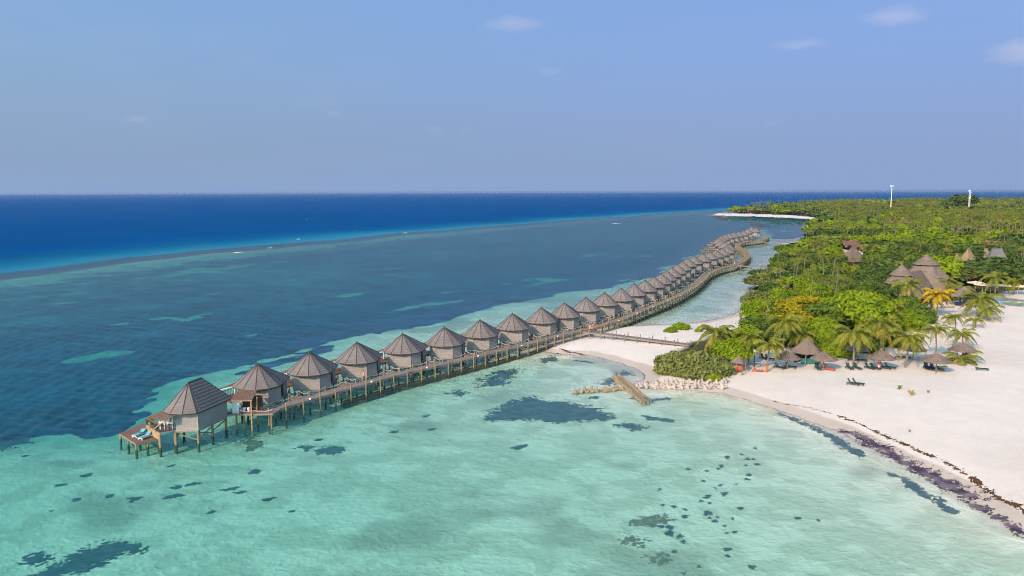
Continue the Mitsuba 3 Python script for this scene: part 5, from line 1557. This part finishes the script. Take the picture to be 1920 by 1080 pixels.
BODY = person_mesh()
HAIR = trimesh.creation.icosphere(2, .112)
HAIR.apply_scale([1, .92, .9])
HAIR.apply_translation([.03, 0, 1.71])
SHIRT = join([tube([[0, 0, .86], [0, 0, 1.0], [.02, 0, 1.25], [.02, 0, 1.42], [.02, 0, 1.49]], [.17, .165, .185, .175, .08], 12)] + [tube([[.03, .15 * q, 1.42], [.03, .21 * q, 1.24]], [.075, .07], 8) for q in (-1, 1)])
SHORTS = join([tube([[0, 0, .80], [0, 0, .95]], [.185, .16], 12)] + [tube([[0, .085 * q, .86], [.05 * q * 2 + .03, .09 * q, .52]], [.115, .105], 9) for q in (-1, 1)])
scene['mat_pink'] = flat(.62, .24, .19, .85)
scene['mat_hair'] = flat(.025, .018, .014, .7)
for i, (x, y, rot, top, bottom, lab, zz) in enumerate((
        (1106, 621.5, 20, 'mat_pink', 'mat_pink', 'person in pink clothes where the walkway leaves the jetty, the left one of two', FLOOR), (1112, 619.5, 60, 'mat_orange', 'mat_pink', 'person in orange top where the walkway leaves the jetty, the right one of two', FLOOR),
        (1138, 608.5, 230, 'mat_dark', 'mat_hip', 'person in dark clothes on the jetty just beyond the walkway', FLOOR), (682.5, 714, 200, 'mat_pink', 'mat_hip', 'person in pale pink top on the jetty in front of the fourth villa', FLOOR),
        (1377, 496, 100, 'mat_orange', 'mat_white', 'tiny person in orange top at the jetty end of the channel footbridge', FLOOR), (1647, 695.5, 30, 'mat_red', 'mat_white', 'person in red top standing at the table between the four loungers', None))):
    p = at(x, y, zz if zz else 1.1)
    z = zz if zz else float(ground_z(p[0], p[1])[0])
    t = thing('person', lab, 'person')
    W = M(p[0], p[1], z, rot)
    put('body', mikit.ply(BODY, 'mat_skin', smooth=50), t, W)
    put('hair', mikit.ply(HAIR, 'mat_hair', smooth=True), t, W)
    put('top', mikit.ply(SHIRT, top, smooth=50), t, W)
    put('shorts', mikit.ply(SHORTS, bottom, smooth=50), t, W)

# ------------------------------------------------------------------ masts, far island, rocks
def mast_at(px, py_top, dist):
    f = 960 / math.tan(math.radians(FOV) / 2)
    d = FWD * f + RIGHT * (px - 960) + UPV * (540 - py_top)
    p = EYE + d * (dist / d[1])
    return p


p = mast_at(1672.5, 348.5, 900)
ms = thing('radio_mast', 'white radio mast with a ring of antennas rising above the forest', 'mast')
put('pole', mikit.ply(tube([[0, 0, 0], [0, 0, p[2] + .5]], [.55, .36], 10), 'mat_white', smooth=40), ms, M(p[0], p[1]))
for k in range(6):
    a = k * 60
    put('antenna', mikit.ply(join([box(1.5, 1.9, -.25, .25, p[2] - 1.3, p[2] + .8), bar((0, 0, p[2] - .3), (1.6, 0, p[2] - .3), .2)]), 'mat_white'), ms, M(p[0], p[1], 0, a))
p = mast_at(1819, 356, 1000)
ms = thing('lattice_mast', 'short white lattice mast with dish antennas behind the tallest tree', 'mast')
lat = []
for k in range(12):
    z0, z1 = p[2] * k / 12, p[2] * (k + 1) / 12
    for q in range(4):
        a0, a1 = q * 1.571, (q + 1) * 1.571
        lat += [bar((.9 * math.cos(a0), .9 * math.sin(a0), z0), (.9 * math.cos(a0), .9 * math.sin(a0), z1), .18), bar((.9 * math.cos(a0), .9 * math.sin(a0), z0), (.9 * math.cos(a1), .9 * math.sin(a1), z1), .14)]
put('tower', mikit.ply(join(lat), 'mat_white'), ms, M(p[0], p[1]))
for z, a in ((p[2] - 1.2, 200), (p[2] - 3.4, 290), (p[2] - 10, 250)):
    put('dish', mikit.ply(tube([[1.0, 0, z], [1.7, 0, z]], [.5, 1.0], 12), 'mat_white'), ms, M(p[0], p[1], 0, a))
p = mast_at(1822, 366, 1010)
tr = plant('tree', 'tall dome-shaped dark tree rising above the forest skyline by the lattice mast', 'tree', GROUPS[('mid', 'dark')][0], p[0], p[1] + 25, 30, (4.4, 4.4, 3.45))
c = at(1731, 375.2, 0)
isl = thing('far_island', 'low wooded islet with a strip of beach on the horizon', 'island')
u_ = np.linspace(0, 2 * np.pi, 40)[:-1]
put('beach', mikit.ply(slab([(170 * math.cos(a), 90 * math.sin(a)) for a in u_], -1, .9), 'mat_ground_far') if 0 else mikit.ply(slab([(100 * math.cos(a), 70 * math.sin(a)) for a in u_], -1, .9), 'mat_white'), isl, M(c[0], c[1]))
lf, co = crown(401, 2600, .055, 1, .10, 26, .3, spread=.85, low=.3)
lf.apply_scale([92, 66, 75])
co.apply_scale([92, 66, 75])
put('trees', mikit.ply(lf, 'mat_leaf_dark'), isl, M(c[0], c[1], .8))
put('undergrowth', mikit.ply(co, 'mat_leaf_dark'), isl, M(c[0], c[1], .8))

scene['mat_rock'] = diffuse(grain((.060, .045, .048), (.130, .100, .100), .5, .5, .8, .1))
r = np.random.default_rng(31)
for x0, x1, y0, y1, n, lab, grp in ((1342, 1362, 405.5, 414, 14, 'dark reef rock off the tip of the far beach', 'reef rocks off the far beach'), (1416, 1440, 420.5, 426.5, 7, 'dark reef rock in the water behind the far end of the villa row', 'reef rocks behind the villa row')):
    for k in range(n):
        t_ = r.random()
        q = at(x0 + (x1 - x0) * t_ + r.uniform(-3, 3), y0 + (y1 - y0) * t_ * r.uniform(.5, 1.2), 0)
        s_ = trimesh.creation.icosphere(2, 1.0)
        v = np.array(s_.vertices)
        v *= (1 + .5 * (meshkit.fbm(v * 1.6 + k * 3, 3) - .5))[:, None]
        s_.vertices = v * [r.uniform(3, 6.5), r.uniform(2.5, 5), r.uniform(.5, 1.0)]
        key = put('reef_rock', mikit.ply(s_, 'mat_rock', smooth=40), None, M(q[0], q[1], 0))
        tag(key, lab, 'rock', grp)

scene['mat_foam'] = flat(.80, .82, .82, .9)
r = np.random.default_rng(77)
for k, (x, y, w) in enumerate(((446, 473.5, 1.8), (558, 448.5, 1.3), (507, 465, 1.0), (575, 411.5, 1.2), (760, 437, 1.6), (1155, 419.5, 3.5))):
    q = at(x, y, 0)
    a = np.linspace(0, 6.283, 15)[:-1]
    rr = w * (.6 + .6 * r.random(14))
    V = [(0, 0, .22)] + [(1.7 * c_ * math.cos(t_), .45 * c_ * math.sin(t_), .06) for t_, c_ in zip(a, rr)]
    key = put('breaking_wave', mikit.ply(mesh(V, [[0, 1 + i, 1 + (i + 1) % 14] for i in range(14)]), 'mat_foam', smooth=True), None, M(q[0], q[1], 0, 28))
    tag(key, 'small white breaking wave along the outer reef edge', 'wave', 'breaking waves along the reef edge')

# ------------------------------------------------------------------ the air: thin sea haze round everything
scene['haze_air'] = {'type': 'homogeneous', 'albedo': rgb(.90, .95, .98), 'sigma_t': 5e-5, 'phase': {'type': 'hg', 'g': .6}}
scene['haze'] = {'type': 'cube', 'to_world': T().translate([0, 0, 7.0]).scale([126000, 126000, 40.0]), 'bsdf': {'type': 'null'}, 'interior': {'type': 'ref', 'id': 'haze_air'}}
tag('haze', 'thin pale sea haze in the air', 'haze', kind='stuff')
scene['camera']['medium'] = {'type': 'ref', 'id': 'haze_air'}
